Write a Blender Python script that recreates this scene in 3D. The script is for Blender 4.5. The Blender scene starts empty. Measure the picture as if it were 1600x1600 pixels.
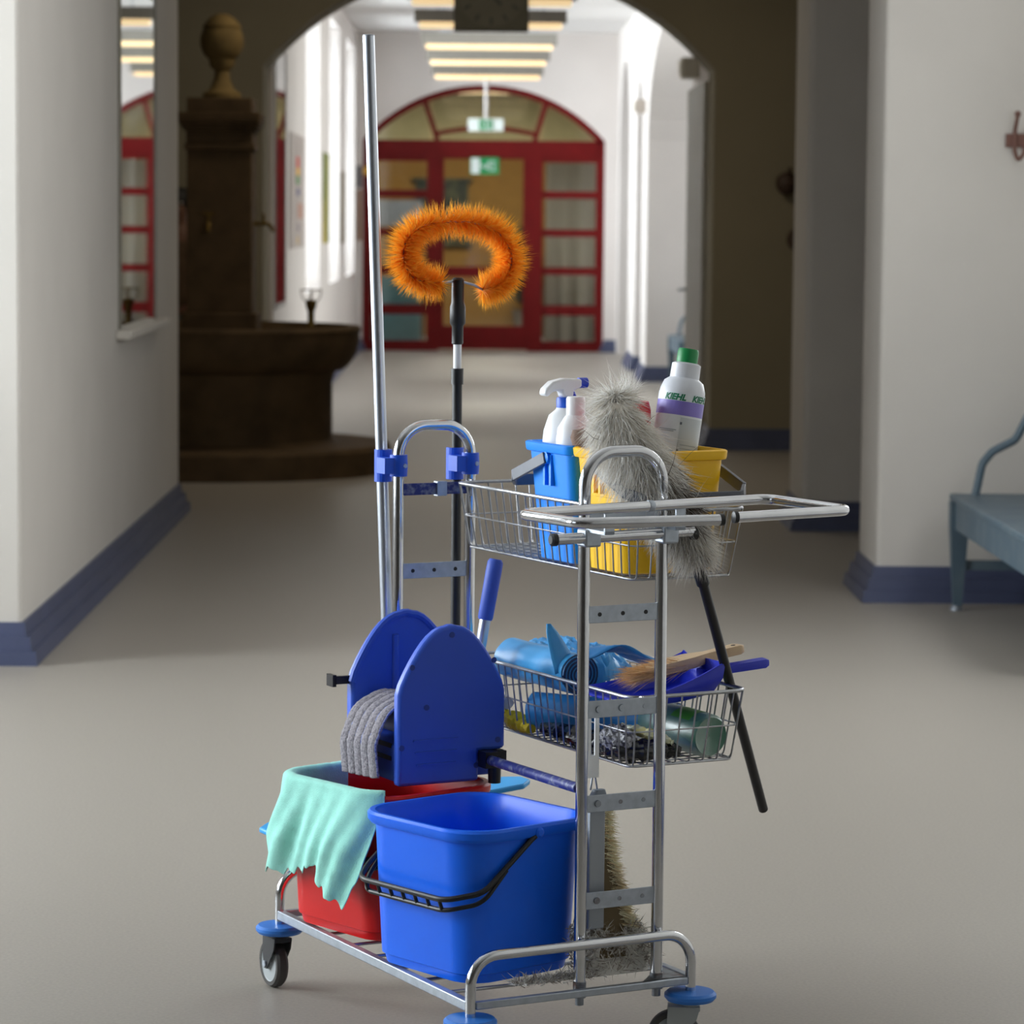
import bpy, math, random
import numpy as np
from math import sin, cos, pi, radians as RAD, sqrt
from mathutils import Vector, Matrix
random.seed(7); rng = np.random.default_rng(7)
S = bpy.context.scene; COL = S.collection

# ------------------------------------------------------------------ camera
YAW, PIT, ROL, EYE = RAD(.63), RAD(5.25), RAD(.5), 1.58
fw = Vector((sin(YAW)*cos(PIT), cos(YAW)*cos(PIT), -sin(PIT)))
rt = Vector((cos(YAW), -sin(YAW), 0)); up = rt.cross(fw)
r2 = cos(ROL)*rt + sin(ROL)*up; u2 = -sin(ROL)*rt + cos(ROL)*up
cd = bpy.data.cameras.new('camera'); cam = bpy.data.objects.new('camera', cd); COL.objects.link(cam)
M = Matrix((r2, u2, -fw)).transposed().to_4x4(); M.translation = (0, 0, EYE); cam.matrix_world = M
cd.sensor_width = 16.0; cd.sensor_height = 16.0; cd.lens = 50.0; cd.clip_start = .1; cd.clip_end = 200
cd.dof.use_dof = True; cd.dof.focus_distance = 6.0; cd.dof.aperture_fstop = 3.3
S.camera = cam

# ------------------------------------------------------------------ world, daylight, exposure
S.view_settings.view_transform = 'Standard'; S.view_settings.look = 'None'
S.view_settings.gamma = 1.0; S.view_settings.use_curve_mapping = False
S.view_settings.exposure = 0.2
wd = bpy.data.worlds.new('sky'); S.world = wd; wd.use_nodes = True
bg = wd.node_tree.nodes['Background']; bg.inputs[0].default_value = (.62, .78, 1, 1); bg.inputs[1].default_value = .6
def area(name, loc, rot, sx, sy, watt, col=(1, 1, 1)):
    l = bpy.data.lights.new(name, 'AREA'); l.shape = 'RECTANGLE'; l.size = sx; l.size_y = sy
    l.energy = watt; l.color = col
    o = bpy.data.objects.new(name, l); COL.objects.link(o); o.location = loc; o.rotation_euler = rot; return o
DAY = (.93, .96, 1.0)
# daylight through the tall windows of the near hall (they stand beyond the picture's left edge)
NEARWIN = ((-1.2, 1.0), (2.0, 4.2), (5.2, 7.4), (8.3, 10.5))
for (a, b), watt in zip(NEARWIN, (10, 22, 235, 370)):
    area('window_daylight', (-4.95, (a+b)/2, 2.1), (0, RAD(-90), 0), 2.5, b-a-.1, watt, DAY)
area('side_fill_light', (2.50, 10.2, 2.2), (0, RAD(90), 0), 1.6, 2.4, 48, DAY)  # added fill with no window behind it, brightens the left pier's side
# ceiling lamp of the dim bay before the arch
area('bay_lamp_light', (0, 19.4, 3.86), (0, 0, 0), 1.3, .3, 25, (1, .87, .66))
# daylight through the windows of the far corridor
FARWIN = ((26.9, 29.2), (31.1, 33.3), (34.9, 37.3))
for a, b in FARWIN:
    area('corridor_daylight', (-2.2, (a+b)/2, 2.2), (0, RAD(-90), 0), 2.5, b-a-.1, 250, (.93, .96, 1))
area('corridor_side_daylight', (4.4, 27.5, 2.0), (0, RAD(90), 0), 2.4, 3.0, 200, (1, .97, .93))

# ------------------------------------------------------------------ materials
def lin(c):
    return tuple((x/255/12.92 if x/255 <= .04045 else ((x/255+.055)/1.055)**2.4) for x in c)
def pm(name, c, rough=.5, metal=0., var=.06, scale=8., bump=0., bscale=60., c2=None, spec=.5, trans=0., coat=0., alpha=1., sheen=0., stretch=None, emit=None, estr=0., lo=.45, hi=.62, transl=0.):
    m = bpy.data.materials.new(name); m.use_nodes = True; nt = m.node_tree; N = nt.nodes; L = nt.links
    b = N['Principled BSDF']; c = lin(c)
    b.inputs['Roughness'].default_value = rough; b.inputs['Metallic'].default_value = metal
    b.inputs['Specular IOR Level'].default_value = spec
    b.inputs['Transmission Weight'].default_value = trans; b.inputs['Coat Weight'].default_value = coat
    b.inputs['Sheen Weight'].default_value = sheen; b.inputs['Alpha'].default_value = alpha
    if emit:
        b.inputs['Emission Color'].default_value = (*lin(emit), 1); b.inputs['Emission Strength'].default_value = estr
    tc = N.new('ShaderNodeTexCoord'); mp = N.new('ShaderNodeMapping'); L.new(tc.outputs['Object'], mp.inputs[0])
    if stretch: mp.inputs['Scale'].default_value = stretch
    n = N.new('ShaderNodeTexNoise'); n.inputs['Scale'].default_value = scale; n.inputs['Detail'].default_value = 4
    L.new(mp.outputs[0], n.inputs[0])
    r = N.new('ShaderNodeValToRGB'); L.new(n.outputs[0], r.inputs[0]); L.new(r.outputs[0], b.inputs['Base Color'])
    e = r.color_ramp.elements
    if c2:
        e[0].position = lo; e[1].position = hi; e[0].color = (*c, 1); e[1].color = (*lin(c2), 1)
    else:
        e[0].position = .3; e[1].position = .7
        e[0].color = (*[x*(1-var) for x in c], 1); e[1].color = (*[min(1, x*(1+var)) for x in c], 1)
    if bump:
        n2 = N.new('ShaderNodeTexNoise'); n2.inputs['Scale'].default_value = bscale; n2.inputs['Detail'].default_value = 5
        L.new(mp.outputs[0], n2.inputs[0])
        bp = N.new('ShaderNodeBump'); bp.inputs['Strength'].default_value = bump; bp.inputs['Distance'].default_value = .002
        L.new(n2.outputs[0], bp.inputs['Height']); L.new(bp.outputs[0], b.inputs['Normal'])
    if transl:
        tl = N.new('ShaderNodeBsdfTranslucent'); mx = N.new('ShaderNodeMixShader'); mx.inputs[0].default_value = transl
        L.new(r.outputs[0], tl.inputs[0]); L.new(b.outputs[0], mx.inputs[1]); L.new(tl.outputs[0], mx.inputs[2]); L.new(mx.outputs[0], N['Material Output'].inputs[0])
    return m
def thin_glass(name, tint=(.95, .97, .97)):
    m = bpy.data.materials.new(name); m.use_nodes = True; nt = m.node_tree; N = nt.nodes; L = nt.links
    N.remove(N['Principled BSDF']); t = N.new('ShaderNodeBsdfTransparent'); g = N.new('ShaderNodeBsdfGlossy')
    t.inputs[0].default_value = (*tint, 1); g.inputs['Roughness'].default_value = .03
    fr = N.new('ShaderNodeFresnel'); fr.inputs[0].default_value = 1.5
    mx = N.new('ShaderNodeMixShader'); L.new(fr.outputs[0], mx.inputs[0]); L.new(t.outputs[0], mx.inputs[1]); L.new(g.outputs[0], mx.inputs[2])
    L.new(mx.outputs[0], N['Material Output'].inputs[0]); return m
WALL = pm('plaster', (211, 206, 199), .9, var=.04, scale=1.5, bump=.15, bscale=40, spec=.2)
WALLF = pm('corridor_plaster', (226, 220, 216), .9, var=.03, scale=1.5, spec=.2)
CEIL = pm('ceiling_plaster', (228, 226, 224), .9, var=.02, spec=.2)
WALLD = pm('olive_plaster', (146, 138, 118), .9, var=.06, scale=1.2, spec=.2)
FLOOR = pm('linoleum', (150, 144, 136), .42, var=.07, scale=130, bump=.05, bscale=300, spec=.35, c2=(162, 156, 147), lo=.3, hi=.7)
BASE = pm('skirting_paint', (74, 81, 110), .45, var=.1, scale=6)
RED = pm('door_red', (104, 11, 12), .55, var=.08, scale=5, spec=.2)
CHROME = pm('chrome', (208, 210, 214), .11, 1, var=.06, scale=25, bump=.03, bscale=90)
ALU = pm('aluminium', (196, 202, 212), .34, 1, var=.05, scale=40, stretch=(1, 1, .05))
STEEL = pm('zinc_steel', (176, 184, 194), .42, .85, var=.1, scale=60)
RUSTY = pm('rusted_steel', (150, 156, 164), .5, .8, c2=(96, 62, 42), scale=38, lo=.5, hi=.72)
WIRE = pm('wire_steel', (168, 170, 174), .34, .9, var=.15, scale=50)
BLACKP = pm('black_plastic', (22, 22, 24), .42, var=.2, scale=20)
GREYP = pm('grey_plastic', (92, 96, 106), .4, var=.1, scale=20)
BUMP = pm('bumper_blue', (46, 122, 214), .45, var=.06)
BUCKB = pm('bucket_blue', (14, 108, 255), .34, var=.05, scale=6, spec=.4)
BUCKR = pm('bucket_red', (214, 16, 18), .36, var=.05, scale=6, spec=.4)
PRESS = pm('press_blue', (58, 98, 212), .38, var=.05, scale=5, spec=.4)
PAINTB = pm('worn_blue_paint', (36, 46, 118), .5, .1, c2=(120, 126, 150), scale=70, lo=.5, hi=.66)
CLIPB = pm('clip_blue', (28, 86, 210), .42, var=.05)
PAILB = pm('pail_blue', (8, 142, 255), .4, var=.04)
PAILY = pm('pail_yellow', (255, 198, 0), .42, var=.04)
WHITEP = pm('white_plastic', (236, 238, 240), .38, var=.02)
DKBLUE = pm('deep_blue_plastic', (26, 44, 190), .4, var=.05)
MINT = pm('mint_cloth', (166, 236, 222), .95, var=.08, scale=40, bump=.6, bscale=420, spec=.1, sheen=.2)
STONE = pm('brown_sandstone', (88, 70, 48), .8, var=.25, scale=5, bump=.4, bscale=30, spec=.2)
BRASS = pm('old_brass', (122, 98, 48), .4, .8, var=.2, scale=20)
BENCH = pm('bench_paint', (80, 99, 112), .45, c2=(92, 108, 118), scale=9, bump=.1)
BROWN = pm('hook_brown', (112, 74, 62), .55, var=.1)
DARKBR = pm('dark_hook_brown', (72, 54, 44), .6, var=.1)
GLASS = thin_glass('pane_glass')
MIRROR = pm('mirror_silver', (225, 230, 230), .02, 1, var=.01)

# ------------------------------------------------------------------ mesh helpers
TH = RAD(27.3); TO = Vector((-.005, 5.692, 0)); CT, ST = cos(TH), sin(TH)
def tw(p):                               # trolley frame (across, along, up) -> world
    return Vector((TO.x + p[0]*CT - p[1]*ST, TO.y + p[0]*ST + p[1]*CT, p[2]))
class MB:
    def __init__(s): s.v = []; s.f = []
    def add(s, v, f):
        n = len(s.v); s.v += [tuple(p) for p in v]; s.f += [tuple(i+n for i in q) for q in f]; return s
    def box(s, x0, x1, y0, y1, z0, z1):
        x0, x1 = sorted((x0, x1)); y0, y1 = sorted((y0, y1)); z0, z1 = sorted((z0, z1))
        return s.add([(x0,y0,z0),(x1,y0,z0),(x1,y1,z0),(x0,y1,z0),(x0,y0,z1),(x1,y0,z1),(x1,y1,z1),(x0,y1,z1)],
                     [(3,2,1,0),(4,5,6,7),(0,1,5,4),(1,2,6,5),(2,3,7,6),(3,0,4,7)])
    def obox(s, c, X, Y, Z):             # box from centre and three half-axis vectors
        c, X, Y, Z = map(Vector, (c, X, Y, Z)); v = [c + a*X + b*Y + d*Z for d in (-1,1) for a, b in ((-1,-1),(1,-1),(1,1),(-1,1))]
        return s.add(v, [(3,2,1,0),(4,5,6,7),(0,1,5,4),(1,2,6,5),(2,3,7,6),(3,0,4,7)])
    def tube(s, pts, r, n=12, closed=False, caps=True):
        P = [Vector(p) for p in pts]; m = len(P); R = r if hasattr(r, '__len__') else [r]*m
        T = []
        for i in range(m):
            if closed: d = P[(i+1) % m] - P[i-1]
            else: d = P[min(i+1, m-1)] - P[max(i-1, 0)]
            T.append(d.normalized())
        a = Vector((0,0,1)) if abs(T[0].z) < .9 else Vector((1,0,0))
        nx = T[0].cross(a).normalized(); V = []
        for i in range(m):
            nx = (nx - T[i]*nx.dot(T[i])).normalized(); ny = T[i].cross(nx)
            V += [P[i] + float(R[i])*(cos(2*pi*k/n)*nx + sin(2*pi*k/n)*ny) for k in range(n)]
        F = []
        for i in range(m if closed else m-1):
            j = (i+1) % m
            F += [(i*n+k, i*n+(k+1) % n, j*n+(k+1) % n, j*n+k) for k in range(n)]
        if caps and not closed: F += [tuple(range(n-1, -1, -1)), tuple((m-1)*n+k for k in range(n))]
        return s.add(V, F)
    def loft(s, rings, cap0=True, cap1=True):
        n = len(rings[0]); V = [p for r in rings for p in r]; F = []
        for i in range(len(rings)-1):
            F += [(i*n+k, i*n+(k+1) % n, (i+1)*n+(k+1) % n, (i+1)*n+k) for k in range(n)]
        if cap0: F.append(tuple(range(n-1, -1, -1)))
        if cap1: F.append(tuple((len(rings)-1)*n+k for k in range(n)))
        return s.add(V, F)
    def lathe(s, prof, c=(0,0,0), n=32, X=(1,0,0), Y=(0,1,0), Z=(0,0,1), ring=False):
        if ring: prof = list(prof) + [prof[0]]
        c, X, Y, Z = map(Vector, (c, X, Y, Z))
        return s.loft([[c + r*cos(2*pi*k/n)*X + r*sin(2*pi*k/n)*Y + z*Z for k in range(n)] for r, z in prof], not ring, not ring)
    def prism(s, poly, f, g):            # polygon 2d; f(p), g(p) give the two end positions
        n = len(poly); V = [f(p) for p in poly] + [g(p) for p in poly]
        return s.add(V, [tuple(range(n-1, -1, -1)), tuple(range(n, 2*n))] + [(k, (k+1) % n, n+(k+1) % n, n+k) for k in range(n)])
    def grid(s, G, flip=False):
        a, b = len(G), len(G[0]); V = [p for r in G for p in r]
        F = [(i*b+j, i*b+j+1, (i+1)*b+j+1, (i+1)*b+j) for i in range(a-1) for j in range(b-1)]
        if flip: F = [q[::-1] for q in F]
        return s.add(V, F)
def fil(pts, r, k=6, closed=False):      # round the corners of a polyline
    P = [Vector(p) for p in pts]; n = len(P); out = []
    for i in range(n):
        if not closed and i in (0, n-1): out.append(P[i]); continue
        a, b, c = P[i-1], P[i], P[(i+1) % n]; d1, d2 = (a-b), (c-b)
        ang = d1.angle(d2); t = min(r/math.tan(ang/2), d1.length*.49, d2.length*.49)
        p, q = b + d1.normalized()*t, b + d2.normalized()*t
        rr_ = t*math.tan(ang/2); bis = (d1.normalized()+d2.normalized()).normalized(); ctr = b + bis*(rr_/sin(ang/2))
        A, B = p-ctr, q-ctr; w = A.angle(B)
        for j in range(k+1):
            x = j/k; out.append(ctr + (A*sin((1-x)*w) + B*sin(x*w))/sin(w))
    return out
def rr(x0, x1, y0, y1, r, z, n=7):       # rounded rectangle ring
    o = []
    for cx, cy, a in ((x1-r, y0+r, -90), (x1-r, y1-r, 0), (x0+r, y1-r, 90), (x0+r, y0+r, 180)):
        o += [(cx+r*cos(RAD(a+90*j/n)), cy+r*sin(RAD(a+90*j/n)), z) for j in range(n+1)]
    return o
INFO = {}
def _mesh(name, mb, mats, base, smooth=True, ang=35, bevel=0, solid=0, sub=0, parent=None, fidx=None):
    me = bpy.data.meshes.new(name); b = Vector(base)
    me.from_pydata([tuple(Vector(p)-b) for p in mb.v], [], mb.f); me.update()
    mats = mats if isinstance(mats, (list, tuple)) else [mats]
    for m in mats: me.materials.append(m)
    if fidx is not None: me.polygons.foreach_set('material_index', fidx)
    if smooth:
        me.polygons.foreach_set('use_smooth', [True]*len(me.polygons)); me.set_sharp_from_angle(angle=RAD(ang))
    o = bpy.data.objects.new(name, me); COL.objects.link(o)
    if parent: o.parent = parent
    if solid:
        q = o.modifiers.new('s', 'SOLIDIFY'); q.thickness = solid; q.offset = 0
    if bevel:
        q = o.modifiers.new('b', 'BEVEL'); q.width = bevel; q.segments = 2; q.limit_method = 'ANGLE'
    if sub:
        q = o.modifiers.new('u', 'SUBSURF'); q.levels = sub; q.render_levels = sub
    return o
def place(o, base, frame):
    if frame == 'T': o.location = tw(base); o.rotation_euler = (0, 0, TH)
    else: o.location = base
def tag(o, label, cat, group=None):
    o['label'] = label; o['category'] = cat
    if group: o['group'] = group
def thing(name, label, cat, base, frame='W', group=None):
    o = bpy.data.objects.new(name, None); COL.objects.link(o); o.empty_display_size = .05
    place(o, base, frame); tag(o, label, cat, group); INFO[o.name] = base; return o
def part(name, mb, mat, parent, label=None, stuff=False, **k):
    r = parent
    while r.parent: r = r.parent
    o = _mesh(name, mb, mat, INFO[r.name], parent=parent, **k)
    if label: o['label'] = label
    if stuff: o['kind'] = 'stuff'
    return o
def solo(name, label, cat, base, frame, mb, mat, group=None, **k):
    o = _mesh(name, mb, mat, base, **k); place(o, base, frame); tag(o, label, cat, group); INFO[o.name] = base; return o
def struct(name, mb, mat, parent=None, label=None, **k):
    o = _mesh(name, mb, mat, (0, 0, 0), parent=parent, smooth=k.pop('smooth', False), **k); INFO.setdefault(o.name, (0, 0, 0))
    if not parent: o['kind'] = 'structure'
    if label: o['label'] = label
    return o
V3 = Vector

# ================================================================== THE BUILDING
B_ = lambda *a: MB().box(*a)
struct('floor', B_(-9, 9, -6, 46, -.2, 0), FLOOR)
struct('ceiling', B_(-9, 9, -6, 22.6, 3.9, 4.1), CEIL)
struct('ceiling_corridor', B_(-3, 6, 22.6, 46, 3.75, 3.95), CEIL)
# near hall: window side, piers and side walls
w = MB()
ys = [-6] + [v for ab in NEARWIN for v in ab] + [11.2]
for i in range(0, len(ys), 2): w.box(-5.0, -4.6, ys[i], ys[i+1], 0, 3.9)
for a, b in NEARWIN: w.box(-5.0, -4.6, a, b, 0, .85); w.box(-5.0, -4.6, a, b, 3.4, 3.9)
struct('wall_left_outer', w, WALL)
struct('wall_left', B_(-4.6, -1.6, 11.2, 17.1, 0, 3.9), WALL, bevel=.012)
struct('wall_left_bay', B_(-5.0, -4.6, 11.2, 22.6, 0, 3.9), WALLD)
struct('wall_right', B_(2.52, 2.8, -6, 13.25, 0, 3.9), WALL)
struct('wall_right_pier', B_(1.665, 5.4, 13.25, 13.85, 0, 3.9), WALL, bevel=.02)
struct('wall_right_second_pier', B_(1.66, 5.4, 16.3, 16.95, 0, 3.9), WALL, bevel=.03)
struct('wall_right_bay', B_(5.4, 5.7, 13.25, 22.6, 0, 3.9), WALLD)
struct('wall_back', B_(-5.0, 2.8, -6.2, -6, 0, 3.9), WALL)
def arch_wall(name, y0, y1, xa, xb, zs, zc, x0, x1, top, mat, dark=None):
    R = sqrt(((xb-xa)/2)**2 + (zs-zc)**2); cx = (xa+xb)/2; a0 = math.atan2(zs-zc, xb-cx); n = 28
    arc = [(cx + R*cos(a0 + (pi-2*a0)*k/n), zc + R*sin(a0 + (pi-2*a0)*k/n)) for k in range(n+1)]   # right to left
    m = MB()
    m.box(x0, xa, y0, y1, 0, zs); m.box(xb, x1, y0, y1, 0, zs)
    m.box(x0, xa, y0, y1, zs, top); m.box(xb, x1, y0, y1, zs, top)
    for (ax, az), (bx, bz) in zip(arc, arc[1:]):
        m.prism([(ax, az), (ax, top), (bx, top), (bx, bz)], lambda p: (p[0], y0, p[1]), lambda p: (p[0], y1, p[1]))
    return struct(name, m, mat), (cx, zc, R, a0)
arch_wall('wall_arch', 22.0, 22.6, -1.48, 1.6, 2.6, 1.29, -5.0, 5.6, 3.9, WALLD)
# far corridor
w = MB(); ys = [22.6] + [v for ab in FARWIN for v in ab] + [38.0]
for i in range(0, len(ys), 2): w.box(-1.95, -1.45, ys[i], ys[i+1], 0, 3.75)
for a, b in FARWIN: w.box(-1.95, -1.45, a, b, 0, .93); w.box(-1.95, -1.45, a, b, 3.5, 3.75)
struct('wall_corridor_left', w, WALLF)
def arcade(name, x0, x1, y0, y1, spans):
    m = MB(); cur = y0
    for a, b in spans:
        m.box(x0, x1, cur, a, 0, 3.75); c, r, zs, n = (a+b)/2, (b-a)/2, 2.35, 16
        rise = min(r, 1.0)
        arc = [(c + r*cos(pi*k/n), zs + rise*sin(pi*k/n)) for k in range(n+1)]
        for (ay, az), (by, bz) in zip(arc, arc[1:]):
            m.prism([(ay, az), (ay, 3.75), (by, 3.75), (by, bz)], lambda p: (x0, p[0], p[1]), lambda p: (x1, p[0], p[1]))
        cur = b
    m.box(x0, x1, cur, y1, 0, 3.75); return struct(name, m, WALLF)
arcade('wall_corridor_right', 1.63, 2.15, 22.6, 38, ((24.6, 31.2), (32.2, 33.5), (35.0, 37.4)))
struct('wall_corridor_recess', MB().box(4.2, 4.4, 22.6, 25.6, 0, 3.75).box(4.2, 4.4, 29.4, 38, 0, 3.75).box(4.2, 4.4, 25.6, 29.4, 0, .9).box(4.2, 4.4, 25.6, 29.4, 3.3, 3.75)
       .box(2.15, 4.2, 31.2, 32.2, 0, 3.75).box(2.15, 4.2, 33.5, 35.0, 0, 3.75), WALLF)
DX0, DX1, DZS, DZC = -1.38, 1.48, 2.49, 1.24
_, (dcx, dzc, dR, da0) = arch_wall('wall_end', 38.0, 38.35, DX0, DX1, DZS, DZC, -1.95, 4.4, 3.75, WALLF)
# room behind the red doors
struct('wall_lobby_back', B_(-3, 4, 43, 43.2, 0, 3.75), pm('ochre_wall', (160, 122, 66), .8, spec=.2))
struct('wall_lobby_upper', B_(-2.8, 3.8, 42.9, 43, 2.45, 3.75), pm('cream_wall', (214, 206, 160), .8, spec=.2))
struct('wall_lobby_left', B_(-3, -2.8, 38.35, 43, 0, 3.75), WALLF)
struct('wall_lobby_right', B_(3.8, 4, 38.35, 43, 0, 3.75), WALLF)
area('lobby_lamp_light', (.05, 40.6, 3.10), (0, 0, 0), .8, .2, 62, (1, .93, .76))

# skirting: stepped profile round the foot of each wall
def skirt(name, x0, x1, y0, y1, mat=BASE, k=1.0):
    m = MB()
    for d, z0, z1 in ((.062, 0, .05), (.040, .05, .10), (.018, .10, .148)):
        d *= k; z0 *= k; z1 *= k
        m.prism([(0, 0), (1, 0), (1, 1), (0, 1)], lambda p: ((x0-d, x1+d)[p[0]], (y0-d, y1+d)[p[1]], z0),
                lambda p: ((x0-d+.008, x1+d-.006)[p[0]], (y0-d+.008, y1+d-.008)[p[1]], z1))
    return struct(name, m, mat)
skirt('baseboard_left', -4.6, -1.6, 11.2, 17.1)
skirt('baseboard_right', 1.665, 5.4, 13.25, 13.85)
skirt('baseboard_right_second_pier', 1.66, 5.4, 16.3, 16.95)
skirt('baseboard_arch_right', 1.6, 5.4, 22.0, 22.6)
skirt('baseboard_arch_left', -4.6, -1.48, 22.0, 22.6)
skirt('baseboard_right_wall', 2.52, 2.8, -6, 13.2)
skirt('baseboard_corridor_left', -1.95, -1.45, 22.7, 38)
skirt('baseboard_corridor_pier', 1.63, 4.2, 31.2, 32.2); skirt('baseboard_corridor_second_pier', 1.63, 4.2, 33.5, 35)
skirt('baseboard_end_right', 1.50, 1.63, 38.0, 38.2); skirt('baseboard_end_left', -1.45, -1.40, 38.0, 38.2)

# windows of the hall and the far corridor: frame, bars and panes
FRAME = pm('window_white', (228, 230, 230), .5)
def window(n, x, y0, y1, z0, z1, d=.05):
    m = MB().box(x, x+d, y0, y0+.06, z0, z1).box(x, x+d, y1-.06, y1, z0, z1).box(x, x+d, y0+.06, y1-.06, z0, z0+.06).box(x, x+d, y0+.06, y1-.06, z1-.06, z1)
    f = struct('window_%d' % n, m, FRAME)
    ym, zm = (y0+y1)/2, z0 + (z1-z0)*.68
    struct('mullion', B_(x, x+d, ym-.03, ym+.03, z0+.06, z1-.06), FRAME, f); struct('transom_bar', B_(x, x+d, y0+.06, y1-.06, zm-.03, zm+.03), FRAME, f)
    for a, b in ((y0+.06, ym-.03), (ym+.03, y1-.06)):
        for c, e in ((z0+.06, zm-.03), (zm+.03, z1-.06)): struct('pane', B_(x+.022, x+.028, a, b, c, e), GLASS, f)
k = 1
for a, b in NEARWIN: window(k, -4.9, a, b, .85, 3.4); k += 1
for a, b in FARWIN: window(k, -1.93, a, b, .93, 3.5); k += 1
window(k, 4.3, 25.6, 29.4, .9, 3.3)

# ------------------------------------------------------------------ red arched door at the corridor's end
Y0, Y1 = 38.06, 38.16
door = None
def arc_bar(cx, cz, R0, R1, a0, a1, n=24, y0=Y0, y1=Y1):
    m = MB(); A = [a0 + (a1-a0)*k/n for k in range(n+1)]
    for a, b in zip(A, A[1:]):
        m.prism([(R0, a), (R1, a), (R1, b), (R0, b)], lambda p: (cx+p[0]*cos(p[1]), y0, cz+p[0]*sin(p[1])), lambda p: (cx+p[0]*cos(p[1]), y1, cz+p[0]*sin(p[1])))
    return m
m = arc_bar(dcx, dzc, dR-.075, dR+.01, da0, pi-da0)
m.box(DX0, DX0+.1, Y0, Y1, 0, DZS).box(DX1-.1, DX1, Y0, Y1, 0, DZS)
door = struct('door_1', m, RED, label='dark red outer frame')
struct('transom_bar', B_(DX0+.1, DX1-.1, Y0-.02, Y1+.02, 2.31, 2.49), RED, door)
ML, MR = (-.62, -.48), (.58, .75)
for a, b in (ML, MR): struct('mullion', B_(a, b, Y0-.02, Y1+.02, 0, 2.31), RED, door)
# fanlight: two leaning muntins, the low inner arch and the panes
def bar2(x0, z0, x1, z1, t=.06):
    d = V3((x1-x0, 0, z1-z0)); n = V3((d.z, 0, -d.x)).normalized()*t/2
    return MB().obox(((x0+x1)/2, (Y0+Y1)/2, (z0+z1)/2), d/2, n, (0, -.04, 0))
struct('fan_muntin', bar2(-.50, 2.49, -.66, 2.97), RED, door); struct('fan_muntin', bar2(.65, 2.49, .79, 2.97), RED, door)
struct('fan_inner_arch', arc_bar(.07, .15, 2.46, 2.51, RAD(76), RAD(104), 16), RED, door)
FANG = pm('fanlight_glass', (150, 146, 112), .08, trans=.55, spec=.6)
pts = [(DX0+.1+(DX1-DX0-.2)*k/24) for k in range(25)]
def fan(xa, xb):
    xs = [xa+(xb-xa)*k/10 for k in range(11)]; top = [(x, dzc + sqrt((dR-.07)**2-(x-dcx)**2)) for x in xs]
    poly = [(xa, 2.49), (xb, 2.49)] + top[::-1]
    return MB().prism(poly, lambda p: (p[0], 38.10, p[1]), lambda p: (p[0], 38.108, p[1]))
for a, b in ((DX0+.1, -.60), (-.55, .70), (.74, DX1-.1)): struct('fan_pane', fan(a, b), GLASS, door)
# side lights with five panes each; grey curtains stand behind the right ones
CURT = pm('curtain_grey', (226, 224, 216), .9, var=.06, scale=30, stretch=(1, 1, .02), spec=.1, transl=.55)
rows = [(2.24, 1.90), (1.81, 1.45), (1.36, 1.0), (.91, .55), (.43, .12)]
for sx0, sx1 in ((DX0+.1, ML[0]), (MR[1], DX1-.1)):
    z = 2.31
    for i, (a, b) in enumerate(rows):
        struct('side_rail', B_(sx0, sx1, Y0, Y1, a, z), RED, door); z = b
        struct('pane', B_(sx0, sx1, 38.10, 38.108, b, a), GLASS, door)
    struct('side_rail', B_(sx0, sx1, Y0, Y1, 0, z), RED, door)
# door leaf
LX0, LX1 = ML[1], MR[0]
lf = MB().box(LX0, LX0+.06, Y0, Y1-.03, .02, 2.31).box(LX1-.06, LX1, Y0, Y1-.03, .02, 2.31).box(LX0+.06, LX1-.06, Y0, Y1-.03, 2.27, 2.31).box(LX0+.06, LX1-.06, Y0, Y1-.03, .02, .30).box(LX0+.06, LX1-.06, Y0, Y1-.03, .88, 1.0)
leaf = struct('door_leaf', lf, RED, door)
struct('leaf_pane', B_(LX0+.06, LX1-.06, 38.09, 38.098, 1.0, 2.27), GLASS, leaf); struct('leaf_pane', B_(LX0+.06, LX1-.06, 38.09, 38.098, .30, .88), GLASS, leaf)
struct('door_handle', MB().tube([(LX1-.05, Y0, 1.05), (LX1-.05, Y0-.06, 1.05), (LX1-.17, Y0-.06, 1.05)], .012), STEEL, leaf)
# things seen through the glass
cm = MB()
G = [[(.80+.6*i/30, 38.62+.02*sin(i*1.9)+.012*sin(i*.7), z) for i in range(31)] for z in (.004, 2.24)]
solo('curtain', 'pale grey pleated curtain behind the panes at the right of the red door', 'curtain', (1.1, 38.62, 0), 'W', cm.grid(G), CURT, solid=.006)
solo('notice_board', 'dark notice board on the ochre wall seen through the red door', 'notice board', (-.35, 42.95, 1.3), 'W', MB().box(-.85, -.15, 42.94, 42.99, 1.25, 2.05).box(-.9, -.1, 42.92, 42.99, 1.2, 1.25).box(-.9, -.1, 42.92, 42.99, 2.05, 2.1), pm('board_dark', (46, 52, 44), .6, c2=(90, 92, 66), scale=6))
t = thing('potted_plant', 'dark bushy potted plant behind the glass of the red door', 'plant', (.62, 42.3, 0))
part('pot', MB().lathe([(.13, 0), (.18, .35), (.19, .38), (.15, .38), (.14, .33)], (.62, 42.3, 0), 20), pm('pot_grey', (120, 110, 100), .6), t)
fm = MB()
for i in range(160):
    a, e, l = rng.uniform(0, 2*pi), rng.uniform(.1, 1.45), rng.uniform(.35, .8)
    d = V3((cos(a)*cos(e), sin(a)*cos(e), sin(e))); p = V3((.62, 42.3, .36)) + V3((0, 0, rng.uniform(0, .85))); q = p + d*l*.55
    sd = d.cross(V3((0, 0, 1))).normalized()*.05
    fm.add([p, (p+q)/2+sd, q, (p+q)/2-sd], [(0, 1, 2, 3)])
part('foliage', fm, pm('leaf_dark', (44, 60, 36), .6, var=.3), t, stuff=True, smooth=False)
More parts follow.
